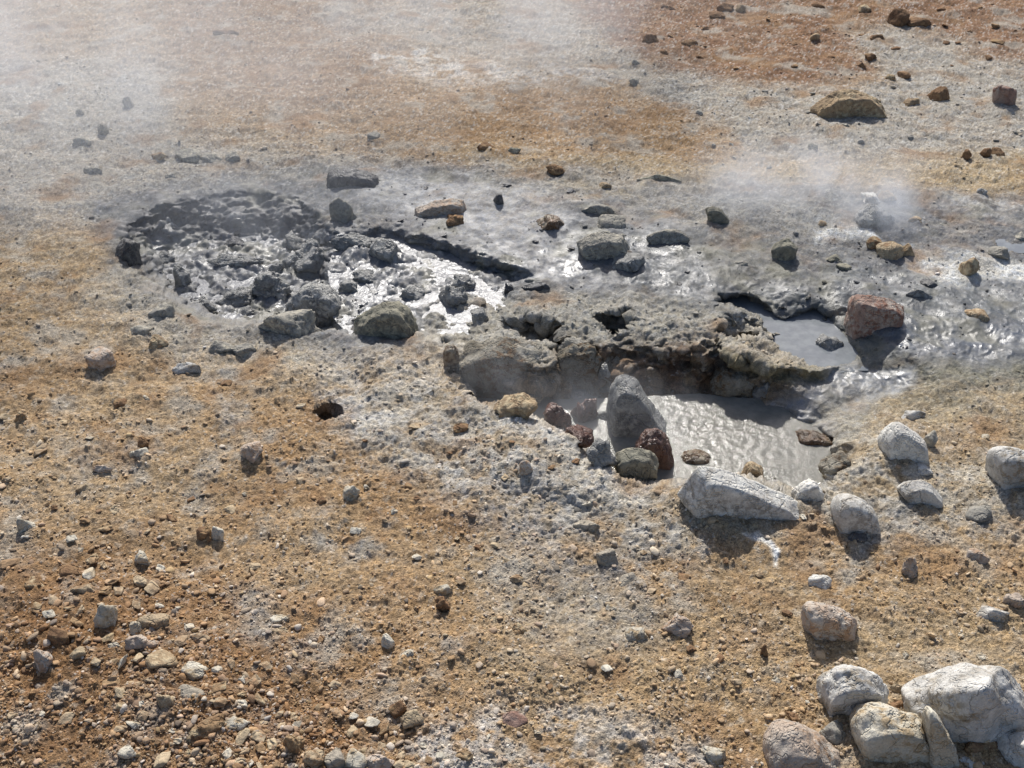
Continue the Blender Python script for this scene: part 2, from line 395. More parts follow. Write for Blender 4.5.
# ------------------------------------------------------------------ object helpers
def lin(c):
    c = np.array(c, float)/255.0
    return np.where(c <= 0.04045, c/12.92, ((c+0.055)/1.055)**2.4)
def mesh_obj(name, verts, faces, mat, parent=None, smooth=True, link=True):
    me = bpy.data.meshes.new(name)
    V = np.asarray(verts, np.float32); Fc = np.asarray(faces, np.int32)
    me.vertices.add(len(V)); me.vertices.foreach_set('co', V.ravel())
    k = Fc.shape[1]
    me.loops.add(Fc.size); me.loops.foreach_set('vertex_index', Fc.ravel())
    me.polygons.add(len(Fc)); me.polygons.foreach_set('loop_start', np.arange(0, Fc.size, k, dtype=np.int32))
    me.polygons.foreach_set('loop_total', np.full(len(Fc), k, np.int32))
    me.update(calc_edges=True)
    if smooth: me.polygons.foreach_set('use_smooth', np.ones(len(Fc), bool))
    me.materials.append(mat)
    o = bpy.data.objects.new(name, me)
    if link: COL.objects.link(o)
    if parent: o.parent = parent
    return o
def vattr(o, name, arr):
    me = o.data
    if arr.ndim == 2:
        a = me.attributes.new(name, 'FLOAT_COLOR', 'POINT')
        c = np.ones((len(arr), 4), np.float32); c[:, :3] = arr
        a.data.foreach_set('color', c.ravel())
    else:
        a = me.attributes.new(name, 'FLOAT', 'POINT'); a.data.foreach_set('value', arr.astype(np.float32))
class NT:
    """small node-tree writer"""
    def __init__(self, name):
        self.m = bpy.data.materials.new(name); self.m.use_nodes = True
        self.t = self.m.node_tree; self.t.nodes.clear()
        self.out = self.n('ShaderNodeOutputMaterial')
    def n(self, typ, ins=None, **kw):
        x = self.t.nodes.new(typ)
        for k, v in kw.items(): setattr(x, k, v)
        for k, v in (ins or {}).items(): self.s(x, k, v)
        return x
    def s(self, node, key, v):
        if hasattr(v, 'is_output') or isinstance(v, bpy.types.NodeSocket): self.t.links.new(v, node.inputs[key])
        else: node.inputs[key].default_value = v
    def math(self, op, a, b=0.0, clamp=False):
        x = self.n('ShaderNodeMath', {0: a, 1: b}, operation=op, use_clamp=clamp); return x.outputs[0]
    def mix(self, f, a, b, blend='MIX'):
        x = self.n('ShaderNodeMix', data_type='RGBA', blend_type=blend, clamp_factor=True)
        self.s(x, 0, f); self.s(x, 6, a); self.s(x, 7, b); return x.outputs[2]
    def noise(self, vec, scale, detail=3, rough=0.55, dim='3D'):
        return self.n('ShaderNodeTexNoise', {'Vector': vec, 'Scale': scale, 'Detail': detail, 'Roughness': rough}, noise_dimensions=dim).outputs[0]
    def ramp(self, f, lo, hi, a=0.0, b=1.0):
        return self.n('ShaderNodeMapRange', {0: f, 1: lo, 2: hi, 3: a, 4: b}).outputs[0]
    def bump(self, h, strength, dist, nrm=None):
        i = {'Height': h, 'Strength': strength, 'Distance': dist}
        if nrm is not None: i['Normal'] = nrm
        return self.n('ShaderNodeBump', i).outputs[0]

# ------------------------------------------------------------------ ground colours (albedo of the soils and muds, some shade and glare painted in)
OCHRE = lin((154, 126, 93)); TAN = lin((168, 151, 124)); RUST = lin((142, 112, 88)); REDB = lin((124, 94, 72))
GREYG = lin((158, 155, 147)); LILAC = lin((96, 99, 102)); PALE = lin((190, 187, 180)); WHITE = lin((218, 218, 213))
DARK = lin((84, 85, 88)); BLACKM = lin((62, 63, 66)); OLIVE = lin((128, 125, 108)); YEL = lin((168, 152, 122)); CRUST = lin((160, 156, 144))
BROWN = lin((120, 88, 58)); BUFF = lin((188, 172, 142))
# (outline in reference pixels, softness, colour, strength, break-up by noise 0..1, wetness)
ZONES = [
 ([(-400,-80),(640,-80),(640,130),(-400,140)], 40, lin((154,138,116)), .85, .35, 0),
 ([(140,-80),(360,-80),(400,100),(300,120),(180,90)], 30, lin((128,102,76)), .85, .45, 0),
 ([(-300,60),(160,60),(180,130),(330,150),(420,160),(420,200),(100,235),(60,232),(-300,240)], 26, GREYG, .9, .2, 0),
 ([(330,0),(600,0),(720,80),(700,110),(560,70),(420,40),(330,30)], 25, GREYG, .8, .5, 0),
 ([(370,48),(430,50),(470,66),(560,70),(640,80),(560,84),(450,84),(380,76)], 8, WHITE, .85, .55, 0),
 ([(470,86),(620,90),(640,130),(520,140),(460,110)], 18, lin((148,118,86)), .7, .4, 0),
 ([(560,-80),(1400,-80),(1400,70),(1000,62),(900,22),(850,30),(880,78),(800,90),(700,74),(640,58),(590,30)], 14, REDB, .95, .3, 0),
 ([(900,-80),(1400,-80),(1400,60),(1000,50),(930,10)], 16, RUST, .4, .4, 0),
 ([(600,62),(700,76),(800,90),(890,80),(850,34),(900,24),(1000,60),(1400,80),(1400,150),(900,160),(760,160),(700,130),(660,100)], 16, GREYG, .95, .25, 0),
 ([(360,60),(480,75),(640,85),(720,130),(720,165),(560,162),(420,150),(390,120)], 26, OCHRE, .7, .45, 0),
 ([(820,160),(1400,130),(1400,192),(960,196),(840,188),(700,185),(560,176),(470,160),(440,150),(600,160)], 12, YEL, .75, .4, 0),
 # grey muds
 ([(90,205),(200,178),(330,170),(420,160),(520,168),(640,180),(840,188),(960,196),(1400,195),(1400,372),(900,392),(870,420),(770,330),(640,345),(450,350),(300,352),(190,345),(120,300),(96,250)], 14, LILAC, .97, .12, .45),
 ([(470,165),(640,178),(840,196),(860,240),(760,250),(620,200),(480,185)], 22, GREYG, .75, .5, .1),
 ([(540,178),(640,184),(640,196),(560,194)], 8, YEL, .5, .6, 0),
 ([(130,205),(200,190),(300,196),(322,225),(310,246),(200,250),(150,262),(120,245)], 8, lin((64,65,68)), .95, .25, .75),  # shade of the pit's far wall painted into the mud colour
 ([(150,240),(330,236),(420,235),(520,270),(540,285),(450,338),(340,332),(200,318),(150,290)], 12, lin((116,117,118)), .85, .3, .95),
 ([(395,226),(440,226),(530,264),(524,280),(470,272),(400,256)], 5, DARK, .6, .4, .7),  # shadowed near side of the mud ridge, painted darker
 ([(380,222),(400,202),(480,205),(486,222),(450,232)], 6, DARK, .8, .45, .7),
 ([(640,235),(760,240),(820,290),(1000,285),(1400,280),(1400,370),(880,385),(860,345),(760,300),(640,290)], 18, lin((82,82,74)), .8, .5, .7),
 ([(390,175),(470,180),(560,200),(600,240),(600,290),(540,280),(500,255),(440,225),(400,212),(340,196)], 14, lin((158,159,160)), .55, .45, .85),  # wet mud, its whitish glare painted in as a paler tone
 ([(700,290),(850,262),(1000,280),(1400,300),(1400,372),(940,372),(870,372),(760,300)], 18, OLIVE, .45, .6, .4),
 ([(560,215),(680,225),(720,290),(900,260),(1030,270),(1400,280),(1400,350),(1000,350),(880,345),(700,290),(560,270)], 22, lin((76,82,88)), .85, .45, .9),
 ([(900,250),(960,258),(1060,264),(1060,284),(960,284),(905,272)], 8, WHITE, 1, .25, .0),  # white glare right of the vent, painted into the ground colour
 ([(805,222),(872,230),(872,248),(815,242)], 7, WHITE, 1, .3, .0),  # second glare patch painted white, left of the fumarole
 ([(930,195),(1024,205),(1024,216),(950,210)], 8, PALE, .7, .6, .4),
 ([(470,185),(560,188),(600,200),(560,212),(480,205),(400,290)], 14, PALE, .45, .6, .5),
 ([(835,370),(1024,350),(1400,350),(1400,400),(1000,405),(900,420)], 12, OLIVE, .7, .4, .2),
 # crust around the boiling pool
 ([(440,300),(640,296),(760,312),(840,372),(760,380),(640,350),(560,345),(545,372),(452,372),(430,345)], 12, CRUST, .85, .25, .05),
 ([(768,402),(792,378),(850,364),(905,372),(918,392),(880,414),(862,434),(840,450),(810,440),(775,415)], 7, lin((128,130,132)), .95, .1, 1.0),
 ([(440,360),(545,364),(545,405),(480,404)], 6, lin((122,112,98)), .9, .3, .2),
 ([(560,335),(700,342),(826,376),(790,396),(700,400),(560,404)], 6, lin((108,100,88)), .85, .45, .3),
 ([(600,345),(700,350),(760,370),(760,398),(620,398)], 8, lin((96,66,44)), .7, .55, .3),
 ([(720,350),(826,370),(826,384),(740,372)], 5, lin((120,112,84)), .8, .3, .3),
 ([(380,370),(460,380),(540,412),(600,460),(640,485),(700,505),(700,545),(560,540),(470,500),(390,470),(330,430),(340,390)], 24, CRUST, .75, .45, 0),
 ([(530,412),(570,432),(615,474),(650,486),(650,500),(600,496),(545,450),(490,420)], 9, lin((196,194,186)), .85, .3, 0),
 ([(560,480),(640,490),(700,530),(690,600),(620,650),(560,600)], 26, GREYG, .7, .55, 0),
 ([(820,400),(1000,400),(1400,400),(1400,520),(960,530),(820,545),(700,545),(660,500),(820,490)], 22, lin((158,150,130)), .8, .4, 0),
 ([(850,500),(920,505),(930,530),(880,545)], 12, LILAC, .6, .5, 0),
 ([(900,430),(1024,420),(1024,450),(930,460)], 14, OCHRE, .6, .5, 0),
 ([(120,260),(200,320),(330,348),(440,352),(450,380),(300,378),(190,370),(110,330),(60,300)], 22, lin((176,168,152)), .8, .4, .05),
 ([(0,230),(110,240),(110,268),(0,262)], 12, TAN, .6, .5, 0),
 ([(480,468),(550,470),(560,500),(500,505)], 10, DARK, .45, .6, .1),
 ([(440,480),(540,500),(640,570),(660,610),(600,600),(500,560),(420,520)], 20, BROWN, .45, .6, 0),
 ([(700,560),(1400,540),(1400,780),(860,760),(720,700)], 50, YEL, .35, .4, 0),
 ([(480,560),(700,600),(760,720),(600,730),(480,660)], 50, YEL, .4, .4, 0),
 ([(-400,520),(100,540),(260,620),(420,740),(380,790),(-400,820)], 60, BROWN, .8, .35, 0),
 ([(-300,240),(70,250),(180,380),(280,520),(150,560),(-300,560)], 50, TAN, .35, .5, 0),
 ([(230,590),(275,590),(280,650),(240,640)], 14, GREYG, .7, .5, 0),
 ([(330,340),(470,380),(520,430),(600,520),(560,560),(430,480),(330,430)], 30, PALE, .5, .55, 0),
 ([(500,520),(620,560),(660,640),(560,660),(480,600)], 30, GREYG, .5, .5, 0),
 ([(820,430),(1024,460),(1024,540),(860,560),(800,520)], 26, PALE, .4, .55, 0),
 ([(400,720),(560,700),(700,740),(700,790),(400,800)], 26, PALE, .7, .6, 0),
 ([(60,440),(170,450),(160,480),(80,490)], 16, GREYG, .5, .6, 0),
 ([(210,395),(250,400),(250,425),(218,422)], 8, GREYG, .7, .4, 0),
 ([(320,395),(390,390),(400,425),(350,440)], 10, PALE, .6, .5, 0),
 ([(300,400),(360,400),(360,425),(300,425)], 8, BROWN, .5, .5, 0),
 ([(747,536),(760,535),(772,543),(780,560),(776,570),(770,556),(758,545)], 2.5, WHITE, .95, .05, 0),
 ([(596,548),(612,560),(640,590),(634,596),(606,572)], 4, DARK, .7, .4, .1),
 ([(560,485),(580,480),(600,490),(580,500)], 6, PALE, .8, .3, 0),
 ([(660,474),(740,482),(830,478),(835,500),(740,500),(670,492)], 5, GREYG, .9, .1, .1),
 ([(470,235),(600,262),(700,285),(700,300),(560,285),(480,262)], 14, lin((80,84,88)), .7, .45, 1.0),  # shallow wet mud, bluish sheen painted into its colour
 ([(880,335),(1060,320),(1060,368),(940,366),(880,352)], 12, lin((78,84,94)), .8, .35, 1.0),  # wet mud at right, bluish sheen put into the colour too
 (ell(750,640,30,18), 16, RUST, .35, .5, 0),
]
def paint(u, v, x, y):
    wu = u + 14*perlin2(x*3.1, y*3.1, 21.) + 7*perlin2(x*9, y*9, 22.) + 3*perlin2(x*27, y*27, 23.)
    wv = v + 9*perlin2(x*3.1, y*3.1, 24.) + 4*perlin2(x*9, y*9, 25.) + 2*perlin2(x*27, y*27, 26.)
    c = np.tile(OCHRE, (u.size, 1)).astype(float)
    mott = fbm2(x*2.3, y*2.3, 31., 4)
    t = np.clip(.5+1.1*mott, 0, 1)[:, None]
    c = c*(1-.55*t)+TAN*.55*t
    t = sstep(.12, .5, fbm2(x*4.1, y*4.1, 37., 4))[:, None]; c = c*(1-.6*t)+BROWN*.6*t
    t = (sstep(.15, .55, fbm2(x*5.5, y*5.5, 41., 4))*.75)[:, None]; c = c*(1-t)+GREYG*t
    wet = np.zeros(u.size)
    brk = fbm2(x*8, y*8, 47., 4)
    brk2 = fbm2(x*20, y*20, 53., 3)
    for poly, soft, col, st, br, w in ZONES:
        pa = np.array(poly)
        m = (u > pa[:, 0].min()-soft-22) & (u < pa[:, 0].max()+soft+22) & (v > pa[:, 1].min()-soft-16) & (v < pa[:, 1].max()+soft+16)
        if not m.any(): continue
        a = sstep(soft, -soft, sdf(poly, wu[m], wv[m]))
        nb = np.clip(.5+1.3*brk[m]+.8*brk2[m], 0, 1)
        a = a*st*((1-br)+br*nb)
        if br > .5: a = a*sstep(.2, .6, nb)
        c[m] = c[m]*(1-a[:, None])+np.asarray(col)*a[:, None]
        wet[m] = wet[m]*(1-a)+w*a
    return c, wet

# ------------------------------------------------------------------ ground sheet
u_in = np.arange(-110, 1135, 1.0)
u_l = -110-np.cumsum(1.4*1.09**np.arange(62)); u_r = 1134+np.cumsum(1.4*1.09**np.arange(62))
US = np.concatenate([u_l[::-1], u_in, u_r])
VS = np.concatenate([np.arange(-30, 800, 0.9), 800+np.cumsum(1.3*1.07**np.arange(60))])
UU, VV = np.meshgrid(US, VS[::-1])                      # first row nearest
sh = UU.shape
u = UU.ravel(); v = VV.ravel()
Z = z_macro(u, v)
X, Y, K = at_z(u, v, Z)
# beyond the last row the ground runs on over the rising ground behind
ylast = Y.reshape(sh)[-1]; klast = K.reshape(sh)[-1]; xlast = X.reshape(sh)[-1]; zlast = Z.reshape(sh)[-1]
ex = []
for i in range(90):
    g = 1.0035**(i+1) * (1.0 + 0.0009*i*i)
    yy = ylast*g; ex.append((xlast*g, yy, zlast + far_rise(yy)-far_rise(ylast)))
X = np.concatenate([X]+[e[0] for e in ex]); Y = np.concatenate([Y]+[e[1] for e in ex]); Z = np.concatenate([Z]+[e[2] for e in ex])
u2 = np.concatenate([u]+[US]*90); v2 = np.concatenate([v]+[np.full(US.size, -32.0-1.5*i) for i in range(90)])
sh = (sh[0]+90, sh[1])
def grid_normals(P, sh):
    G = P.reshape(sh[0], sh[1], 3)
    du = np.gradient(G, axis=1); dv = np.gradient(G, axis=0)
    n = np.cross(du, dv).reshape(-1, 3)
    return n/(np.linalg.norm(n, axis=1)[:, None]+1e-12)
P = np.stack([X, Y, Z], 1)
N = grid_normals(P, sh)
ALB, WET = paint(u2, v2, X, Y)
inside = (u2 > -600) & (u2 < 1700)
dist = np.sqrt(X**2+Y**2+(CAM_H-Z)**2)
mpp = dist/F_PX
def amp(scale):        # fade relief the mesh is too coarse to carry
    return sstep(0.9, 2.6, scale/mpp)
disp = np.zeros(X.size)
disp += .022*perlin3(X*4, Y*4, Z*4)
disp += .013*perlin3(X*10+7, Y*10, Z*10)
rough = 1.0 + .0*X
mud = sstep(.25, .7, WET)
disp += .0065*perlin3(X*26, Y*26+3, Z*26)*amp(.038)*(1-.55*mud)
disp += .0045*perlin3(X*60, Y*60, Z*60+9)*amp(.017)*(1-.55*mud)
disp += .0026*perlin3(X*130, Y*130, Z*130)*amp(.008)*(1-.55*mud)
d1, s1, c1 = worley(X*16, Y*16+Z*16, 1)                         # stones and clods about 5 cm
k1 = sstep(.55, .75, c1)
sp = np.clip(.25+1.6*fbm2(X*2.1+9, Y*2.1, 63., 3)+.5*sstep(560, 700, v2)*sstep(420, 120, u2), 0, 1)   # where clods lie thick
k1 = k1*sstep(.35, .8, sp)
PT0 = sstep(12, -12, sdf([(118,262),(120,232),(150,208),(195,194),(245,190),(300,196),(335,215),(380,222),(440,234),(500,256),(540,284),(495,318),(460,342),(350,340),(250,330),(165,304)], u2, v2))
disp += .010*k1*sstep(.52, .12, d1)*(1-.8*mud)*(1-PT0)
d2, s2, c2 = worley(X*42+5, Y*42+Z*42, 2)                       # 2 cm
k2 = sstep(.35, .8, c2)
disp += .0075*k2*sstep(.55, .1, d2)*amp(.024)*(1-.5*mud)*(.35+.65*sp)
d3, s3, c3 = worley(X*100+2, Y*100+Z*100, 3)                    # 1 cm
disp += .0045*sstep(.6, .1, d3)*(c3*.9+.1)*amp(.010)*(1-.5*mud)
rdg = 1-np.abs(perlin3(X*14+31, Y*14, Z*14))*2.2
disp += .010*np.clip(rdg-.5, 0, 1)*mud*(1-PT0)
disp *= 1-.25*mud
# lumpy crust round the pool, churned mud in the left pit
CR = sstep(30, -10, sdf([(430,300),(640,292),(770,310),(840,372),(930,400),(900,520),(700,560),(560,540),(480,500),(340,440),(330,380),(430,350)], u2, v2))
PT = sstep(12, -12, sdf([(118,262),(120,232),(150,208),(195,194),(245,190),(300,196),(335,215),(380,222),(440,234),(500,256),(540,284),(495,318),(460,342),(350,340),(250,330),(165,304)], u2, v2))
lmp = np.abs(perlin3(X*9+3, Y*9, Z*9))+.5*np.abs(perlin3(X*21, Y*21+3, Z*21))
CR *= 1-sstep(8, -8, sdf([(776,400),(800,372),(850,366),(915,368),(925,398),(880,416),(850,428),(806,414)], u2, v2))
lmp2 = lmp*.5+.55*(.35+fbm2(X*7, Y*7+9, 71., 3))
WL = CR*(1-np.clip(N[:, 2], 0, 1))
low = 1-np.abs(perlin3(X*5.5+31, Y*5.5, Z*5.5))*2.0
disp += WL*(.07*(low-.5)+.035*perlin3(X*13, Y*13+5, Z*13))
disp += CR*.018*perlin3(X*4.5+9, Y*4.5, Z*4.5)
disp += CR*(.026*(lmp2-.35)+.007*perlin3(X*38, Y*38, Z*38))
BW = PT*(1-np.clip(N[:, 2], 0, 1)); PF = PT-BW
disp += BW*(.014*perlin3(X*6, Y*6, Z*24)+.007*perlin3(X*22, Y*22, Z*60)+.005*perlin3(X*70, Y*70, Z*90))
disp += PF*.022*perlin3(X*5+2, Y*5, Z*5)
disp *= 1-.15*PT
disp += PF*(.046*(np.abs(perlin3(X*8+3, Y*8, Z*8))*1.0+.4*np.abs(perlin3(X*19, Y*19, Z*19))-.30))+BW*.030*(np.abs(perlin3(X*12, Y*12+4, Z*12))-.3)+PT*(.010*perlin3(X*34, Y*34, Z*34)+.005*.5*perlin3(X*75, Y*75, Z*75)*amp(.014))
# soil and mud banked up against the stones
bank = np.zeros(X.size)
for (bx0, by0, bx1, by1) in [q[0] for q in ROCKS]+HULLBOX:
    bw = bx1-bx0; rx = bw*.66; ry = max(bw*.36, 4); bcx = (bx0+bx1)/2; bcy = by1-ry*.35
    if by1-by0 > 0 and 346 < by1 < 410 and 440 < bcx < 780 or 590 < bcx < 860 and 400 < by1 < 500: continue
    m = (np.abs(u2-bcx) < rx*2.2) & (np.abs(v2-bcy) < ry*2.2)
    q = ((u2[m]-bcx)/rx)**2+((v2[m]-bcy)/ry)**2
    bank[m] = np.maximum(bank[m], .065*bw*mpp[m]*np.exp(-q**1.5))
disp += bank
P = P + N*(disp*np.where(dist < 14, 1, .6))[:, None]
# stone-by-stone colour
fadeg = (1-.75*mud)
ALB *= (1 + (c2-.5)[:, None]*.42*fadeg[:, None]*k2[:, None])
ALB *= (1 + (c3-.5)[:, None]*.55*fadeg[:, None])
w = (k1*sstep(.5, .3, d1)*fadeg*.5)[:, None]
ALB = ALB*(1-w) + w*(np.outer(c1*1.5-.2, np.ones(3))*ALB*.7+ALB*.55)
hue = perlin2(X*47, Y*47, 77.); ALB = ALB*(1+np.outer(hue*.16, [1, .6, -.2]))
chip = (sstep(.93-.10*sstep(220,120,v2), .97-.08*sstep(220,120,v2), c3)*sstep(.45, .25, d3)*fadeg*.7)[:, None]
ALB = ALB*(1-chip)+chip*PALE
chip = (sstep(.86, .92, c2)*sstep(.42, .25, d2)*sstep(230, 150, v2)*.5)[:, None]; ALB = ALB*(1-chip)+chip*WHITE
chip = (sstep(.14, .08, c2)*sstep(.42, .25, d2)*sstep(230, 150, v2)*.6)[:, None]; ALB = ALB*(1-chip*.6)
# salt and leached crust on the raised bits, darker blotches by noise
sal = sstep(.1, .5, fbm2(X*13+70, Y*13, 81., 4))*sstep(-.004, .012, disp)*np.clip(.3+.5*CR+.45*PF-.25*mud*(1-PT), 0, 1)
ALB = ALB*(1-sal[:, None]*.7)+sal[:, None]*.7*PALE
sp2 = (sstep(.18, .5, fbm2(X*30+70, Y*30, 85., 3))*.35*(1-mud))[:, None]; ALB = ALB*(1-sp2)+sp2*lin((206,198,182))
ol = (sstep(.05, .4, fbm2(X*5+3, Y*5, 93., 4))*.55*sstep(.2, .5, WET))[:, None]; ALB = ALB*(1-ol)+ol*lin((122,119,102))
och = (sstep(.1, .5, fbm2(X*3.3+3, Y*3.3+2, 95., 5))*.7*(1-mud))[:, None]; ALB = ALB*(1-och)+och*lin((148,118,86))
gp = (sstep(.12, .45, fbm2(X*4.3+3, Y*4.3+2, 97., 5))*.65*(1-mud))[:, None]; ALB = ALB*(1-gp)+gp*lin((172,166,154))
dk = (sstep(.15, .5, fbm2(X*11, Y*11+9, 88., 5))*.5)[:, None]; ALB = ALB*(1-dk)+dk*ALB*.55
ALB = np.clip(ALB, .02, .85)
rows, cols = sh
idx = np.arange(rows*cols).reshape(rows, cols)
FQ = np.stack([idx[:-1, :-1], idx[:-1, 1:], idx[1:, 1:], idx[1:, :-1]], -1).reshape(-1, 4)

def ground_material():
    t = NT('geothermal_soil')
    a = t.n('ShaderNodeAttribute', attribute_name='soil').outputs['Color']
    wt = t.n('ShaderNodeAttribute', attribute_name='wet').outputs['Fac']
    pos = t.n('ShaderNodeNewGeometry').outputs['Position']
    n1 = t.noise(pos, 160, 4, .65); n2 = t.noise(pos, 420, 2, .6); n3 = t.noise(pos, 45, 4, .6)
    vo = t.n('ShaderNodeTexVoronoi', {'Vector': pos, 'Scale': 190.0}, feature='F1')
    cell = t.n('ShaderNodeSeparateColor', {0: vo.outputs['Color']}).outputs[0]
    f = t.math('ADD', t.ramp(n1, .3, .7, .68, 1.32), t.math('MULTIPLY', t.math('SUBTRACT', cell, .5), .55))
    f = t.math('MULTIPLY', f, t.ramp(n3, .3, .7, .86, 1.14))
    dry = t.math('SUBTRACT', 1.0, wt)
    f = t.math('ADD', t.math('MULTIPLY', t.math('SUBTRACT', f, 1.0), t.math('ADD', t.math('MULTIPLY', dry, .75), .25)), 1.0)
    col = t.mix(1.0, a, t.n('ShaderNodeCombineColor', {0: f, 1: f, 2: f}).outputs[0], 'MULTIPLY')
    h = t.math('ADD', t.math('MULTIPLY', n1, 1.0), t.math('MULTIPLY', n2, .45))
    h = t.math('SUBTRACT', h, t.math('MULTIPLY', vo.outputs['Distance'], .5))
    nb = t.bump(h, t.ramp(wt, .3, .9, .95, .25), .006)
    patch = t.noise(pos, 14, 4, .6)
    wl = t.math('MULTIPLY', wt, t.ramp(patch, .38, .6, .35, 1.0))
    rg = t.ramp(wl, 0.0, .9, .92, .19)
    b = t.n('ShaderNodeBsdfPrincipled', {'Base Color': col, 'Roughness': rg, 'Normal': nb, 'Specular IOR Level': t.ramp(wl, 0, .8, .15, .75)})
    t.t.links.new(b.outputs[0], t.out.inputs[0])
    return t.m
M_SOIL = ground_material()
g = mesh_obj('ground', P, FQ, M_SOIL); g['kind'] = 'structure'
vattr(g, 'soil', ALB); vattr(g, 'wet', WET)
print('ground', len(P), round(time.time()-T0, 1), 's')
GZ = None
# ------------------------------------------------------------------ rock materials
def rock_material(name, base, second, stain=None, rough=.9, wet=0.0, bumpd=.006, spots=None, tint=.18):
    t = NT(name)
    tc = t.n('ShaderNodeTexCoord').outputs['Object']
    rnd = t.n('ShaderNodeObjectInfo').outputs['Random']
    off = t.n('ShaderNodeCombineXYZ', {0: t.math('MULTIPLY', rnd, 37.0), 1: t.math('MULTIPLY', rnd, 11.0), 2: 0.0}).outputs[0]
    pos = t.n('ShaderNodeVectorMath', {0: tc, 1: off}, operation='ADD').outputs[0]
    n1 = t.noise(pos, 9, 4, .6); n2 = t.noise(pos, 34, 5, .65); n3 = t.noise(pos, 150, 4, .7); n4 = t.noise(pos, 4.5, 2, .5)
    c = t.mix(t.ramp(n1, .4, .62), (*lin(base), 1), (*lin(second), 1))
    if stain is not None:
        c = t.mix(t.math('MULTIPLY', t.ramp(n2, .46, .58), t.ramp(n4, .4, .55)), c, (*lin(stain), 1))
    if spots is not None:
        c = t.mix(t.ramp(n3, .62, .7, 0, .75), c, (*lin(spots), 1))
    f = t.math('MULTIPLY', t.ramp(n3, .3, .7, .78, 1.2), t.ramp(n2, .3, .7, .85, 1.15))
    f = t.math('MULTIPLY', f, t.math('ADD', t.math('MULTIPLY', rnd, tint), 1-tint/2))
    c = t.mix(1.0, c, t.n('ShaderNodeCombineColor', {0: f, 1: f, 2: f}).outputs[0], 'MULTIPLY')
    vor = t.n('ShaderNodeTexVoronoi', {'Vector': pos, 'Scale': 60.0}, feature='F1').outputs['Distance']
    cr = t.math('ABSOLUTE', t.math('SUBTRACT', t.noise(pos, 13, 3, .6), .5))
    h = t.math('ADD', t.math('ADD', t.math('MULTIPLY', n2, 1.6), n3), t.math('ADD', t.math('MULTIPLY', vor, -.4), t.math('MULTIPLY', t.ramp(cr, 0, .035), 1.3)))
    nb = t.bump(h, .85, bumpd)
    b = t.n('ShaderNodeBsdfPrincipled', {'Base Color': c, 'Roughness': t.ramp(n2, .35, .65, rough-.25*wet, rough), 'Normal': nb, 'Specular IOR Level': .2+.4*wet})
    t.t.links.new(b.outputs[0], t.out.inputs[0])
    return t.m
RM = dict(
 white=rock_material('pale_leached_rock', (212,210,204), (176,174,168), (152,142,126), spots=(118,114,108)),
 chalk=rock_material('chalky_rock', (220,218,210), (204,200,192), (160,154,144)),
 pink=rock_material('pinkish_rock', (188,172,156), (198,190,178), (168,142,118)),
 tan=rock_material('tan_rock', (168,146,116), (150,130,106), (186,170,140)),
 sand=rock_material('buff_rock', (188,170,140), (176,158,132), (140,116,90)),
 brown=rock_material('brown_rock', (142,112,84), (120,94,72), (150,124,92)),
 red=rock_material('reddish_rock', (152,126,114), (180,168,156), (130,98,84)),
 wetred=rock_material('wet_red_rock', (104,72,60), (84,66,60), (128,104,92), rough=.5, wet=1.0),
 grey=rock_material('grey_rock', (160,156,146), (140,137,130), (176,170,154)),
 mud=rock_material('mud_coated_rock', (156,155,150), (126,126,124), (176,174,168), rough=.6, wet=.9, bumpd=.012, spots=(188,186,180)),
 dark=rock_material('dark_wet_rock', (74,74,76), (60,60,62), (98,96,92), rough=.55, wet=1.0),
 olive=rock_material('greenish_rock', (144,141,126), (124,121,110), (160,154,134), spots=(80,78,66)),
 wetbrown=rock_material('wet_brown_rock', (110,84,58), (74,62,50), (150,140,120), rough=.45, wet=1.0),
 crust=rock_material('crusted_rock', (164,158,144), (134,126,110), (108,84,58), bumpd=.012, spots=(180,176,160)),
  cream=rock_material('cream_rock', (208,202,186), (188,180,162), (164,146,118)),
 drab=rock_material('drab_grey_rock', (164,156,142), (146,138,124), (178,168,150)),
 ochre=rock_material('ochre_rock', (160,134,102), (138,110,82), (174,158,128)),
)
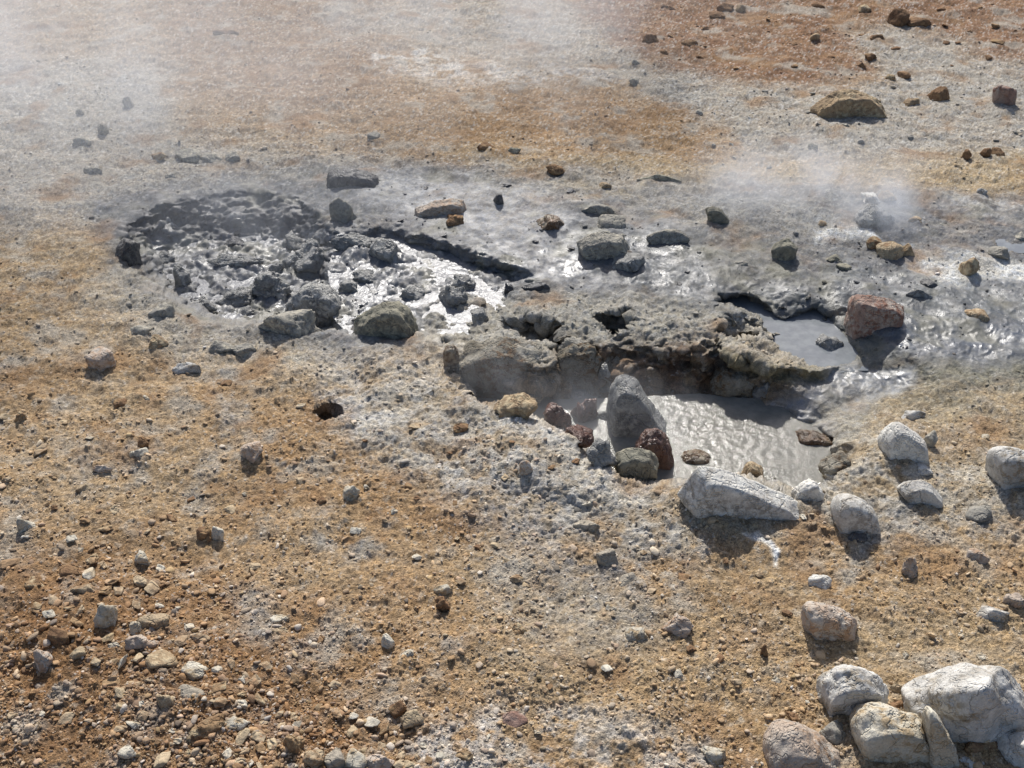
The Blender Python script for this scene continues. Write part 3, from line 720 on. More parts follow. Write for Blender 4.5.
# ------------------------------------------------------------------ rock shapes
_ico = {}
def ico(n):
    if n not in _ico:
        bm = bmesh.new(); bmesh.ops.create_icosphere(bm, subdivisions=n, radius=1.0)
        bm.verts.ensure_lookup_table()
        _ico[n] = (np.array([v.co[:] for v in bm.verts]), np.array([[q.index for q in f.verts] for f in bm.faces])); bm.free()
    return _ico[n]
def n3(P, s, o): return perlin3(P[:, 0]*s+o, P[:, 1]*s+o*.7, P[:, 2]*s-o)
def star_rock(seed, n, planes=9, sharp=14, rough=.10, flat=1.0, lump=.0):
    """faceted stone: a ball cut by planes, edges worn, surface roughened"""
    r = np.random.default_rng(seed); V, Fc = ico(n)
    nn = r.normal(size=(planes, 3)); nn /= np.linalg.norm(nn, axis=1)[:, None]
    dd = r.uniform(.62, 1.0, planes)
    B = np.linalg.qr(r.normal(size=(3, 3)))[0]; nn = np.vstack([nn, B, -B]); dd = np.append(dd, r.uniform(.75, 1.15, 6))
    if sharp < 8: dd = np.maximum(dd, .92)
    q = np.clip(V@nn.T/dd, 0, None)
    rad = (np.sum(q**sharp, 1))**(-1/sharp)
    rad = np.minimum(rad, 1.35)
    Q = V*rad[:, None]
    Q = Q*(1+lump*n3(Q, 1.1, seed % 91)[:, None])
    o = seed % 53
    d = rough*(.9*n3(Q, 1.7, o)+.5*n3(Q, 4, o+3)+.28*n3(Q, 9, o+5)+.14*n3(Q, 19, o+7))
    rg = 1-np.abs(n3(Q, 3.0, o+11))*2; d -= rough*.35*np.clip(rg-.7, 0, 1)*2
    Q[:, :2] *= (1+.22*np.clip(-V[:, 2], 0, 1))[:, None]
    Q = Q*(1+d[:, None]+rough*(.09*n3(Q, 38, o)[:, None]))
    return Q, Fc
def fit_rock(name, box, style, mat, label=None, cat='rock', group=None, seed=1, zoff=0.0, depth=.85, sink=.12, tilt=0.0, obj_name=None):
    x0, y0, x1, y1 = box
    w, h = x1-x0, y1-y0
    cx = (x0+x1)/2
    G, mpp0 = ground(cx, y1-.5)
    dep = math.atan2(CAM_H-G.z, G.y)
    Wm = w*mpp0; Dm = Wm*depth
    vis = h*mpp0
    Hm = (vis-Dm*math.sin(dep)*.9)/math.cos(dep)
    if Hm < .3*min(Wm, Dm):
        Hm = .3*min(Wm, Dm); Dm = max(.3*Wm, (vis-Hm*math.cos(dep))/math.sin(dep)/.9)
        if Dm < .35*Wm: Dm = .35*Wm
        Hm = min(Hm, vis)
    n = 5 if w > 45 else 4 if w > 14 else 3
    st = dict(round=(5, 7, .09, .08), angular=(12, 60, .09, .08), worn=(10, 26, .12, .14), crusty=(9, 16, .24, .16), flat=(10, 50, .11, .14), clod=(8, 14, .28, .2))[style]
    Q, Fc = star_rock(seed, n, st[0], st[1], st[2], lump=st[3])
    Q = (Q-Q.min(0))/(Q.max(0)-Q.min(0))*2-1
    if tilt:
        c, s = math.cos(tilt), math.sin(tilt); Q = np.stack([Q[:, 0]*c-Q[:, 2]*s, Q[:, 1], Q[:, 0]*s+Q[:, 2]*c], 1)
    sx, sy, sz = Wm/2, Dm/2, Hm/2*(1+sink)
    px, py, pz = G.x, G.y+Dm/2, G.z+Hm/2-sink*Hm/2+zoff
    for it in range(6):
        A = Q*[sx, sy, sz]+[px, py, pz]
        U, Vv, D = project(A[:, 0], A[:, 1], A[:, 2])
        m = A[:, 2] > G.z+zoff*.8-.002
        if m.sum() < 8: m[:] = True
        a0, a1, b0, b1 = U[m].min(), U[m].max(), Vv[m].min(), Vv[m].max()
        sx *= min(max(w/(a1-a0), .7), 1.4)
        px += ((x0+x1)-(a0+a1))/2*mpp0
        r = min(max(h/(b1-b0), .75), 1.3)
        sz *= r; sy *= math.sqrt(r)
        pz0 = G.z+sz*(1-2*sink/(1+sink))+zoff
        pz = pz0
        py += (b1-y1)/2*mpp0/math.sin(dep)*.8
    A = Q*[sx, sy, sz]
    base = np.array([px, py, G.z+zoff])
    A = A+[0, 0, pz-base[2]]
    if obj_name is None: obj_name = name
    o = mesh_obj(name, A, Fc, RM[mat]); o.location = base
    if label: tagit(o, label, cat, group)
    return o
def tagit(o, label, cat, group=None, kind=None):
    if label: o['label'] = label; o['category'] = cat
    if group: o['group'] = group
    if kind: o['kind'] = kind
def hull_rock(name, sil, mat, label, cat='rock', group=None, ridge=(), depth=.7, n=5, sharp=90, rough=.045, seed=5, zoff=0.0, keep=.84, ground_at=None, carve=()):
    """a stone given by its outline and ridge points seen from the path; sil/ridge are (px, py) with ridge's third value = metres nearer"""
    S_ = np.array(sil, float)
    gp = ground_at or (S_[:, 0].mean(), S_[:, 1].max())
    G, mpp0 = ground(*gp)
    W_ = (S_[:, 0].max()-S_[:, 0].min())*mpp0
    D = W_*depth
    Yc = G.y+D/2
    def onY(p, yy):
        dx, dy, dz = ray(p[0], p[1]); k = yy/dy
        return np.array([dx*k, yy, CAM_H+dz*k])
    sp = np.array([onY(p, Yc) for p in S_]); c = sp.mean(0)
    fr = c+(sp-c)*keep; fr[:, 1] = Yc-D/2
    bk = c+(sp-c)*keep; bk[:, 1] = Yc+D/2; bk[:, 2] -= .32*D
    # keep the front from spilling over the outline
    for q in fr:
        q[2] = q[2]+D*.0
    lo = sp[:, 2] < c[2]; Hh = sp[:, 2].max()-sp[:, 2].min()
    dn = [np.array(a[lo])-[0, 0, .4*Hh] for a in (sp, fr, bk)]
    pts = np.vstack([sp, fr, bk]+dn+([np.array([onY(p, Yc-p[2]) for p in ridge])] if len(ridge) else []))
    cen = pts.mean(0)
    bm = bmesh.new()
    for p in pts-cen: bm.verts.new(p)
    bmesh.ops.convex_hull(bm, input=bm.verts)
    bm.normal_update()
    pl = {}
    for f in bm.faces:
        nn = np.array(f.normal[:]); d = float(nn@np.array(f.verts[0].co[:]))
        if d < 0: nn, d = -nn, -d
        pl[tuple(np.round(np.append(nn, d), 2))] = (nn, max(d, .01))
    bm.free()
    nn = np.array([a for a, _ in pl.values()]); dd = np.array([b for _, b in pl.values()])
    V, Fc = ico(n)
    ext = pts.max(0)-pts.min(0)
    Vs = V*ext; Vs /= np.linalg.norm(Vs, axis=1)[:, None]
    q = np.clip(Vs@nn.T/dd, 0, None)
    rad = np.sum(q**sharp, 1)**(-1/sharp)
    Q = Vs*rad[:, None]
    sc = 1/max(ext)*2; o = seed % 53
    size = np.linalg.norm(ext)/3
    for (a, b, dpt, wd) in carve:                      # worn grooves between two outline-side points
        A_ = onY(a, Yc-D*.5)-cen; B_ = onY(b, Yc-D*.5)-cen; e = B_-A_
        tt = np.clip((Q-A_)@e/(e@e), 0, 1); dd_ = np.linalg.norm((Q-A_-tt[:, None]*e)[:, [0, 2]], axis=1)
        Q *= (1-dpt*np.exp(-(dd_/wd)**2))[:, None]
    d = rough*size*(1.2*n3(Q, 1.6*sc, o)+.8*n3(Q, 4*sc, o+3)+.5*n3(Q, 9*sc, o+5)+.28*n3(Q, 20*sc, o+7))
    rg = 1-np.abs(n3(Q, 3.0*sc, o+11))*2; d -= rough*size*.8*np.clip(rg-.65, 0, 1)
    Q = Q*(1+(d/np.linalg.norm(Q, axis=1))[:, None])
    base = np.array([cen[0], cen[1], G.z])
    Q = Q+Q/np.linalg.norm(Q, axis=1)[:, None]*(size*(.012 if rough < .03 else .02)*(n3(Q/size, 9, o+2)+.6*n3(Q/size, 22, o)+.35*n3(Q/size, 45, o)))[:, None]
    ob = mesh_obj(name, Q+cen-base, Fc, RM[mat]); ob.location = base+[0, 0, zoff]
    tagit(ob, label, cat, group)
    return ob

# ------------------------------------------------------------------ stones with outlines of their own
hull_rock('rock', [(607,412),(610,386),(617,377),(625,374),(636,379),(647,399),(660,416),(671,430),(672,446),(640,452),(616,440)], 'mud',
  'upright grey tooth-shaped rock standing at the edge of the boiling pool', group=GP, ridge=[(622,382,.05),(640,425,.10),(618,430,.08)], depth=.75, rough=.03, seed=21, ground_at=(640,446))
hull_rock('slab', [(676,494),(697,465),(719,467),(742,476),(765,486),(791,497),(808,512),(808,530),(795,527),(771,521),(740,516),(702,503)], 'chalk',
  'long whitish slab lying along the near bank of the boiling pool', group=GP, ridge=[(700,474,.04),(770,500,.04),(706,487,.07),(790,512,.05)], depth=.34, rough=.02, seed=22, ground_at=(742,522), sharp=90)
hull_rock('boulder', [(903,697),(915,688),(935,681),(965,668),(999,661),(1010,670),(1024,690),(1040,712),(1036,728),(1012,730),(990,737),(960,728),(935,716),(914,709)], 'white',
  'largest pale grey boulder of the corner heap, ridged and wedge shaped', cat='boulder', group=GH, ridge=[(998,664,.04),(985,688,.16),(966,722,.17),(1010,712,.06),(935,704,.05)], depth=.42, n=6, rough=.02, seed=23, ground_at=(975,736),
  carve=[((1004,668),(998,716),.10,.035),((962,706),(925,712),.07,.03)])
hull_rock('boulder', [(754,752),(760,735),(775,723),(797,719),(815,724),(832,738),(846,757),(844,785),(800,800),(760,790)], 'pink',
  'rounded pinkish boulder at the left end of the corner heap', cat='boulder', group=GH, ridge=[(800,735,.06)], depth=.7, rough=.05, sharp=9, seed=24, ground_at=(800,785))
hull_rock('boulder', [(818,700),(822,683),(838,671),(860,669),(876,674),(888,690),(884,703),(870,716),(845,722),(826,719)], 'white',
  'crusty whitish boulder behind the corner heap with a grey right end', cat='boulder', group=GH, ridge=[(856,690,.05)], depth=.65, rough=.07, seed=25, ground_at=(850,720))
hull_rock('boulder', [(852,722),(866,711),(890,708),(918,716),(931,733),(929,748),(915,760),(890,766),(862,764),(858,745)], 'cream',
  'blocky buff and white boulder in the middle of the corner heap', cat='boulder', group=GH, ridge=[(880,722,.04),(915,735,.06),(865,742,.08),(900,748,.08)], depth=.65, rough=.06, seed=26, ground_at=(890,765))
hull_rock('rock', [(923,703),(930,698),(938,706),(946,728),(956,752),(962,785),(950,790),(940,765),(932,738),(926,718)], 'cream',
  'narrow bone-shaped stone leaning upright against the biggest corner boulder', group=GH, ridge=[(934,715,.03)], depth=.8, rough=.05, sharp=9, seed=27, ground_at=(944,770))
hull_rock('rock', [(848,318),(850,302),(856,293),(873,296),(892,299),(903,307),(901,322),(892,334),(872,335),(855,328)], 'red',
  'blocky reddish boulder alone on the grey mud right of the stream', cat='boulder', group=GM, ridge=[(855,298,.03),(890,304,.03),(870,304,.06),(866,326,.07)], depth=.65, rough=.05, seed=28, ground_at=(876,335), sharp=90)
hull_rock('boulder', [(810,108),(822,99),(836,93),(851,90),(867,92),(880,100),(885,113),(878,120),(852,122),(832,120),(818,114)], 'tan',
  'large tan boulder casting a dark shadow on the grey far slope', cat='boulder', group=GU, ridge=[(848,93,.03),(866,98,.1),(842,116,.1)], depth=.5, rough=.08, seed=29, ground_at=(850,121), sharp=90)
hull_rock('rock', [(705,208),(713,206),(722,209),(729,219),(728,225),(712,224)], 'olive',
  'dark wedge-shaped stone alone on the grey mud below the far slope', group=GM, depth=.6, rough=.05, seed=30, ground_at=(718,225))
hull_rock('rock', [(878,441),(884,429),(898,418),(908,424),(926,438),(929,456),(918,465),(902,463),(888,454)], 'chalk',
  'smooth white-topped boulder right of the pool above two paler rocks', cat='boulder', group=GR_, ridge=[(900,432,.03),(925,452,.06)], depth=.7, rough=.02, seed=31, ground_at=(908,465), sharp=14)
hull_rock('rock', [(828,510),(834,496),(848,490),(864,495),(878,508),(882,524),(872,535),(856,536),(838,526)], 'chalk',
  'rounded egg-like pale stone just right of the long slab', group=GR_, ridge=[(852,505,.03)], depth=.75, rough=.02, seed=32, ground_at=(860,536), sharp=9)
hull_rock('rock', [(898,489),(906,482),(922,480),(931,484),(942,497),(938,504),(930,508),(914,500)], 'chalk',
  'flat whitish stone with a broken end below the smooth white boulder', group=GR_, ridge=[(922,492,.02)], depth=.6, rough=.02, seed=33, ground_at=(924,507), sharp=90)
hull_rock('boulder', [(989,462),(994,448),(1006,444),(1024,447),(1046,456),(1048,478),(1030,494),(1012,490),(996,476)], 'white',
  'pale grey boulder cut by the right edge of the picture', cat='boulder', group=GR_, ridge=[(1004,458,.05)], depth=.7, rough=.02, seed=34, ground_at=(1018,492), sharp=14)
hull_rock('rock', [(613,462),(617,452),(632,448),(650,451),(659,462),(657,474),(645,481),(625,476)], 'olive',
  'square greenish grey rock at the foot of the upright tooth rock', group=GP, ridge=[(634,456,.03),(655,465,.04)], depth=.7, rough=.05, seed=35, ground_at=(638,481), sharp=90)
hull_rock('rock', [(283,322),(286,302),(294,288),(306,281),(322,283),(336,290),(343,303),(340,321),(326,330),(300,328)], 'mud',
  'big dark crusty-topped block on the near side of the left mud pit', group=GL, ridge=[(300,296,.05)], depth=.7, rough=.10, seed=36, ground_at=(316,330), sharp=18)
hull_rock('rock', [(352,322),(362,308),(382,300),(402,301),(416,312),(421,330),(414,342),(385,342),(360,334)], 'olive',
  'rounded greenish grey boulder at the right end of the left mud pit', group=GL, ridge=[(385,310,.03)], depth=.7, rough=.07, seed=37, ground_at=(395,342), sharp=12)
hull_rock('rock', [(576,243),(584,236),(604,231),(624,233),(630,248),(626,262),(602,258),(584,250)], 'grey',
  'angular light grey boulder with a shaded front behind the crater crust', group=GM, ridge=[(600,238,.04),(624,240,.05)], depth=.7, rough=.06, seed=38, ground_at=(608,263), sharp=90)
hull_rock('rock', [(324,186),(328,170),(345,167),(368,170),(381,178),(379,189),(350,190)], 'dark',
  'dark flat-topped rock on the far rim of the left mud pit', group=GL, depth=.55, rough=.05, seed=39, ground_at=(352,190), sharp=16)
hull_rock('slab', [(414,208),(430,202),(452,198),(464,200),(466,208),(450,215),(424,217)], 'pink',
  'flat orange-brown slab with a white top on dark rubble', group=GM, ridge=[(450,202,.03)], depth=.5, rough=.06, seed=40, ground_at=(440,218), sharp=90)
hull_rock('rock', [(800,615),(803,604),(820,602),(842,608),(854,616),(857,630),(850,641),(830,640),(806,630)], 'pink',
  'knobbly pale pinkish stone above the corner heap', group=GR_, ridge=[(825,615,.03)], depth=.65, rough=.08, seed=41, ground_at=(832,642), sharp=12)
hull_rock('rock', [(706,382),(716,368),(734,364),(754,370),(761,384),(756,398),(742,403),(722,400),(710,394)], 'crust',
  'knobbly yellow-brown crusted rock overhanging the boiling pool', group=GP, ridge=[(735,372,.05)], depth=.7, rough=.16, seed=42, ground_at=(736,404), sharp=10)
hull_rock('rock', [(631,448),(640,434),(655,426),(668,434),(675,452),(672,474),(655,478),(636,466)], 'wetred',
  'wet dark red rock at the right foot of the tooth rock', group=GP, ridge=[(656,440,.06)], depth=.7, rough=.10, seed=43, ground_at=(655,480), sharp=10)
hull_rock('rock', [(672,462),(680,451),(700,448),(714,454),(716,464),(704,474),(684,474)], 'wetbrown',
  'smooth wet banded stone half sunk in the boiling pool', group=GP, depth=.7, rough=.03, seed=44, ground_at=(694,474), sharp=8)
hull_rock('rock', [(790,438),(800,429),(826,431),(845,437),(848,447),(836,455),(812,452)], 'wetbrown',
  'dark wet flat rock at the right shore of the boiling pool', group=GP, depth=.6, rough=.08, seed=45, ground_at=(820,455), sharp=12)
hull_rock('rock', [(790,493),(800,483),(816,478),(824,487),(822,500),(808,506),(796,503)], 'chalk',
  'shell-like pale grey stone between the slab and the egg-like stone', group=GP, depth=.6, rough=.10, seed=46, ground_at=(808,506), sharp=12)
hull_rock('rock', [(739,482),(743,468),(752,460),(763,467),(764,484),(756,489)], 'tan',
  'small pointed tan rock behind the middle of the long slab', group=GP, depth=.8, rough=.08, seed=47, ground_at=(753,488), sharp=14)

hull_rock('rock', [(448,354),(468,341),(505,334),(540,344),(551,366),(547,396),(520,404),(485,400),(456,378)], 'crust',
  'big crusted block forming the left wall of the pool hollow', cat='boulder', group=GP, depth=.6, rough=.07, seed=48, ground_at=(505,404), sharp=40)
hull_rock('rock', [(556,352),(572,342),(592,344),(602,358),(600,384),(578,390),(560,378)], 'crust',
  'crusted block stepping down beside the left wall of the pool', group=GP, depth=.6, rough=.10, seed=49, ground_at=(580,392), sharp=30)
hull_rock('rock', ell(451, 354, 9.5, 12, 12), 'wetbrown', 'round shiny brown stone at the left end of the crater crust', group=GP, depth=.9, rough=.04, sharp=9, seed=51, ground_at=(451,365), keep=.7)
for i, (box, style, mat, label, grp) in enumerate(ROCKS):
    if grp == GF: mat = {'chalk': 'cream', 'grey': 'drab', 'white': 'cream'}.get(mat, mat)
    if grp == GU: mat = {'dark': 'brown'}.get(mat, mat)
    kd = 'clod' if style == 'clod' or 'clod' in label else 'rock' if (box[2]-box[0]) > 26 or 'rock' in label else 'stone'
    if 'flake' in label or 'sliver' in label: kd = 'stone_flake'
    fit_rock(kd, box, style, mat, label, kd.replace('_', ' '), grp, seed=100+i*7, sink=.6 if style != 'flat' else .8)
print('rocks', round(time.time()-T0, 1), 's')
# ------------------------------------------------------------------ ground lookup for scattering
def bilin(A, uu, vv):
    """A sampled on the ground grid -> values at reference pixels (inside the dense part)"""
    G2 = A[:len(UU.ravel())].reshape(UU.shape[0], UU.shape[1], -1)
    iu = np.searchsorted(US, uu)-1
    vr = VS[::-1]; iv = len(VS)-1-np.searchsorted(VS, vv)
    return G2[np.clip(iv, 0, len(VS)-1), np.clip(iu, 0, len(US)-1)]
# ------------------------------------------------------------------ gravel: one mass of small loose stones
def low_rock(seed, n=1):
    """broken chip: a boxy block with a few corners knocked off"""
    r = np.random.default_rng(seed); V, Fc = ico(n)
    A = np.linalg.qr(r.normal(size=(3, 3)))[0]; d0 = r.uniform(.4, .9, 3)
    cut = r.normal(size=(3, 3)); cut /= np.linalg.norm(cut, axis=1)[:, None]
    nn = np.vstack([A, -A, cut]); dd = np.concatenate([d0, d0*r.uniform(.7, 1.2, 3), r.uniform(.4, .7, 3)])
    q = V@nn.T
    rad = np.min(np.where(q > 1e-3, dd/np.maximum(q, 1e-3), 9), 1); rad = np.clip(rad, .25, 1.25)
    return V*rad[:, None], Fc
def gravel(N, seed, smin, smax, weight, pal_fn, name, label, power=2.2, n=1):
    r = np.random.default_rng(seed)
    uu = r.uniform(-60, 1084, N*3); vv = r.uniform(-10, 790, N*3)
    wgt = weight(uu, vv); keep = r.random(len(uu)) < wgt
    uu = uu[keep][:N]; vv = vv[keep][:N]; N = len(uu)
    base = bilin(P, uu, vv); alb = bilin(ALB, uu, vv)
    size = smin*(1-r.random(N)*(1-(smin/smax)**(power-1)))**(-1/(power-1))
    dd = np.linalg.norm(base-[0, 0, CAM_H], axis=1)
    size = np.maximum(size, dd/F_PX*.75)*.5
    col = pal_fn(r, N, alb, uu, vv)
    protos = [low_rock(seed*100+i, n) for i in range(24)]
    nv = len(protos[0][0]); Fc = protos[0][1]
    PV = np.array([p[0] for p in protos])
    pick = r.integers(0, 24, N)
    ang = r.uniform(0, 6.283, N); til = r.normal(0, .5, N)
    Q = PV[pick]                                    # N, nv, 3
    s3 = np.stack([size*r.uniform(.8, 1.4, N), size*r.uniform(.8, 1.3, N), size*r.uniform(.3, .75, N)], 1)
    Q = Q*s3[:, None, :]
    c, s = np.cos(til)[:, None], np.sin(til)[:, None]
    Q = np.stack([Q[..., 0]*c-Q[..., 2]*s, Q[..., 1], Q[..., 0]*s+Q[..., 2]*c], -1)
    c, s = np.cos(ang)[:, None], np.sin(ang)[:, None]
    Q = np.stack([Q[..., 0]*c-Q[..., 1]*s, Q[..., 0]*s+Q[..., 1]*c, Q[..., 2]], -1)
    Q = Q+(base+np.stack([np.zeros(N), np.zeros(N), size*.25], 1))[:, None, :]
    FF = (Fc[None]+(np.arange(N)*nv)[:, None, None]).reshape(-1, 3)
    o = mesh_obj(name, Q.reshape(-1, 3), FF, M_GRAVEL, smooth=False)
    vattr(o, 'soil', np.repeat(np.clip(col, .015, .8), nv, 0))
    tagit(o, label, 'gravel', None, 'stuff')
    return o
def gravel_material():
    t = NT('loose_gravel')
    a = t.n('ShaderNodeAttribute', attribute_name='soil').outputs['Color']
    pos = t.n('ShaderNodeNewGeometry').outputs['Position']
    n1 = t.noise(pos, 260, 3, .65)
    f = t.ramp(n1, .3, .7, .75, 1.25)
    col = t.mix(1.0, a, t.n('ShaderNodeCombineColor', {0: f, 1: f, 2: f}).outputs[0], 'MULTIPLY')
    b = t.n('ShaderNodeBsdfPrincipled', {'Base Color': col, 'Roughness': .9, 'Normal': t.bump(n1, .6, .003), 'Specular IOR Level': .2})
    t.t.links.new(b.outputs[0], t.out.inputs[0]); return t.m
M_GRAVEL = gravel_material()
def in_pools(uu, vv):
    m = np.zeros(len(uu), bool)
    for H in HOLLOWS[:3]+[HOLLOWS[7]]: m |= sdf(H['lip'], uu, vv) < 0
    return m
def w_gravel(uu, vv):
    w = np.full(len(uu), .35)
    w += .65*sstep(520, 640, vv)*sstep(430, 200, uu)
    w += .25*sstep(640, 740, vv)
    w += .3*sstep(160, 60, vv)*sstep(560, 700, uu)
    wet = bilin(WET[:, None], uu, vv)[:, 0]
    w *= (1-.85*sstep(.05, .4, wet))
    w *= np.where(in_pools(uu, vv), 0.05, 1)
    x, y, _ = at_z(uu, np.maximum(vv, -20), 0)
    w *= np.clip(.55+1.5*fbm2(x*2.7, y*2.7, 91., 3), .08, 1.3)
    return np.clip(w, 0, 1)
PAL = np.array([lin(c) for c in [(176,150,118),(158,130,100),(196,182,158),(214,210,200),(140,108,82),(150,146,140),(184,160,140),(122,96,76),(170,150,112)]])
def pal_g(r, N, alb, uu, vv):
    pw = np.array([.18,.18,.14,.08,.13,.1,.08,.06,.05]); pw /= pw.sum()
    c = PAL[r.choice(9, N, p=pw)]
    t = r.uniform(.2, .75, N)[:, None]*(1+.0*alb)
    tt = (np.where(vv < 420, .85, .5)+r.choice([0, .3], N))[:, None].clip(0, 1)
    return (alb*tt+c*(1-tt))*r.uniform(.85, 1.45, N)[:, None]
gravel(46000, 1, .006, .030, w_gravel, pal_g, 'gravel', 'loose fine gravel and grit covering the ochre and grey slopes', power=3.2, n=2)
def w_rubble(uu, vv):
    d1 = np.exp(-(((uu-150)/130)**2+((vv-640)/80)**2)); d2 = np.exp(-(((uu-310)/90)**2+((vv-745)/35)**2)); d3 = np.exp(-(((uu-200)/110)**2+((vv-740)/60)**2))
    w = .06+.9*d1+.9*d2+.7*d3+.25*sstep(60, 0, uu)*sstep(250, 330, vv)
    w *= np.where((vv < 400) & (vv > 175), .25, 1)
    w *= np.where(in_pools(uu, vv), 0, 1)
    return np.clip(w, 0, 1)
gravel(6500, 2, .013, .045, w_rubble, pal_g, 'gravel', 'coarser broken stones heaped in the lower left gravel', power=3.0, n=2)
def w_clod(uu, vv):
    d = [(435,218,48,14,1.),(200,222,70,20,.8),(250,300,110,28,.5),(350,290,90,40,.45),(110,290,60,20,.3),(560,520,60,30,.5),(420,385,40,18,.5),(600,560,40,26,.6),(460,300,60,30,.25),(900,270,110,25,.2),(800,320,60,30,.2),(700,385,90,14,.4),(400,190,60,12,.3),(640,240,60,16,.25),(520,230,60,20,.15)]
    w = 0
    for cx, cy, rx, ry, a in d: w = w+a*np.exp(-(((uu-cx)/rx)**2+((vv-cy)/ry)**2)*1.4)
    return np.clip(w*np.where(sdf(POOL, uu, vv) < 2, 0, 1), 0, 1)
POOL = [(452,396),(500,400),(560,400),(620,398),(660,396),(700,394),(735,398),(770,400),(785,396),(805,398),(835,404),(856,412),(856,428),(850,450),(830,470),(826,482),(796,496),(745,494),(700,488),(660,486),(612,478),(588,458),(560,436),(520,420),(480,408)]
def pal_c(r, N, alb, uu, vv):
    return alb*r.uniform(.45, 1.0, N)[:, None]
gravel(6500, 3, .010, .038, w_clod, pal_c, 'mud_crumbs', 'dark crumbs and clods of drying mud strewn round the pits', power=2.6, n=2)
print('gravel', round(time.time()-T0, 1), 's')

# ------------------------------------------------------------------ pebbles: 110 separate ones of a few looks
def heap(r):
    t = r.random(); a = [(60, 570), (120, 620), (180, 690), (230, 735), (320, 752), (400, 762)]; i = int(t*5); f = t*5-i
    return (a[i][0]*(1-f)+a[i+1][0]*f+r.normal(0, 34), min(a[i][1]*(1-f)+a[i+1][1]*f+r.normal(0, 20), 770))
PEB = [('pebble', 'sand', 'small cream pebble', 'cream pebbles on the foreground', lambda r: (r.uniform(0, 760), r.uniform(400, 760)), 34, (7, 13)),
       ('pebble', 'sand', 'small tan chip', 'tan chips in the lower left gravel', lambda r: heap(r), 42, (7, 15)),
       ('pebble', 'cream', 'small pale chip', 'pale chips in the lower left gravel', lambda r: heap(r), 26, (7, 14)),
       ('pebble', 'ochre', 'small ochre chip', 'ochre chips in the lower left gravel', lambda r: heap(r), 30, (7, 14)),
       ('pebble', 'cream', 'small white pebble', 'white pebbles on the foreground', lambda r: (r.uniform(0, 1000), r.uniform(390, 760)), 24, (5, 10)),
       ('pebble', 'brown', 'small brown pebble', 'brown pebbles on the foreground', lambda r: (r.uniform(0, 800), r.uniform(370, 760)), 26, (6, 12)),
       ('pebble', 'brown', 'small brown pebble', 'brown pebbles on the red slope', lambda r: (r.uniform(640, 1000), r.uniform(4, 70)), 26, (4, 8)),
       ('pebble', 'grey', 'small grey pebble', 'grey pebbles on the far slope', lambda r: (r.uniform(700, 1020), r.uniform(90, 170)), 20, (4, 8)),
       ('pebble', 'dark', 'small dark lump', 'dark clods on the grey mud', lambda r: (r.uniform(380, 720), r.uniform(180, 290)), 14, (4, 8))]
boxes = [b[0] for b in ROCKS]
ANCH = [((b[0][0]+b[0][2])/2, (b[0][1]+b[0][3])/2, b[3]) for b in ROCKS if len(b[3].split()) <= 9]
_used = set()
def near_label(lab, px, py):
    for ax, ay, al in sorted(ANCH, key=lambda a: math.hypot(a[0]-px, a[1]-py))[:12]:
        dx, dy = px-ax, py-ay
        ver = 'below' if dy > 0 else 'above'; hor = 'right' if dx > 0 else 'left'
        rel = (hor+' of') if abs(dx) > 2.4*abs(dy) else ver if abs(dy) > 2.4*abs(dx) else ver+' '+hor+' of'
        L = f'{lab} {rel} the {al}'
        if L not in _used: _used.add(L); return L
    return lab+' on open ground'
for k, (nm, mat, lab, grp, fn, cnt, (s0, s1)) in enumerate(PEB):
    r = np.random.default_rng(900+k); protos = []
    for i in range(cnt):
        for _ in range(40):
            px, py = fn(r)
            if all(not (b[0]-6 < px < b[2]+6 and b[1]-6 < py < b[3]+8) for b in boxes) and sdf(POOL, np.array([px]), np.array([py]))[0] > 6: break
        boxes.append((px-3, py-3, px+3, py+3))
        G = bilin(P, np.array([px]), np.array([py]))[0]
        mpp0 = math.dist(G, (0, 0, CAM_H))/F_PX; s = r.uniform(s0, s1)*mpp0/2
        if i < 6:
            Q, Fc = low_rock(3000+k*10+i, 4); Q = Q*(1+.10*n3(Q, 2.2, k+i)+.05*n3(Q, 6, i)+.025*n3(Q, 14, i))[:, None]*1.25
            o = mesh_obj(nm, Q*[.012, .0105, .0072], Fc, RM[mat]); protos.append(o)
        else:
            o = protos[i % 6].copy(); COL.objects.link(o)
        o.location = (G[0], G[1], G[2]+s*.2); o.rotation_euler = (r.normal(0, .2), r.normal(0, .2), r.uniform(0, 6.28)); s /= .012; o.scale = (s*1.15, s, s*.65)
        tagit(o, near_label(lab, px, py), 'pebble', grp)

# ------------------------------------------------------------------ water and liquid mud
def mud_liquid(name, col, rough, ripple, dist, col2=None, speck=None, fine=90.0):
    t = NT(name)
    pos = t.n('ShaderNodeNewGeometry').outputs['Position']
    n1 = t.noise(pos, 14, 4, .6); n2 = t.noise(pos, fine, 3, .6); n3_ = t.noise(pos, 30, 3, .6)
    c = t.mix(t.ramp(n1, .4, .62), (*lin(col), 1), (*lin(col2 or col), 1))
    h = t.math('ADD', t.math('MULTIPLY', n2, .6), n3_)
    b = t.n('ShaderNodeBsdfPrincipled', {'Base Color': c, 'Roughness': rough, 'Normal': t.bump(h, ripple, dist), 'Specular IOR Level': .5, 'IOR': 1.33})
    t.t.links.new(b.outputs[0], t.out.inputs[0]); return t.m
M_POOL = mud_liquid('boiling_silty_water', (118,117,110), .12, 1.0, .0022, (134,132,124), fine=220.)
M_STREAM = mud_liquid('still_grey_water', (118,122,126), .10, .25, .003, (134,138,140))
M_PUD = mud_liquid('liquid_grey_mud', (136,137,139), .24, 1.0, .0036, (120,121,124), fine=110.)
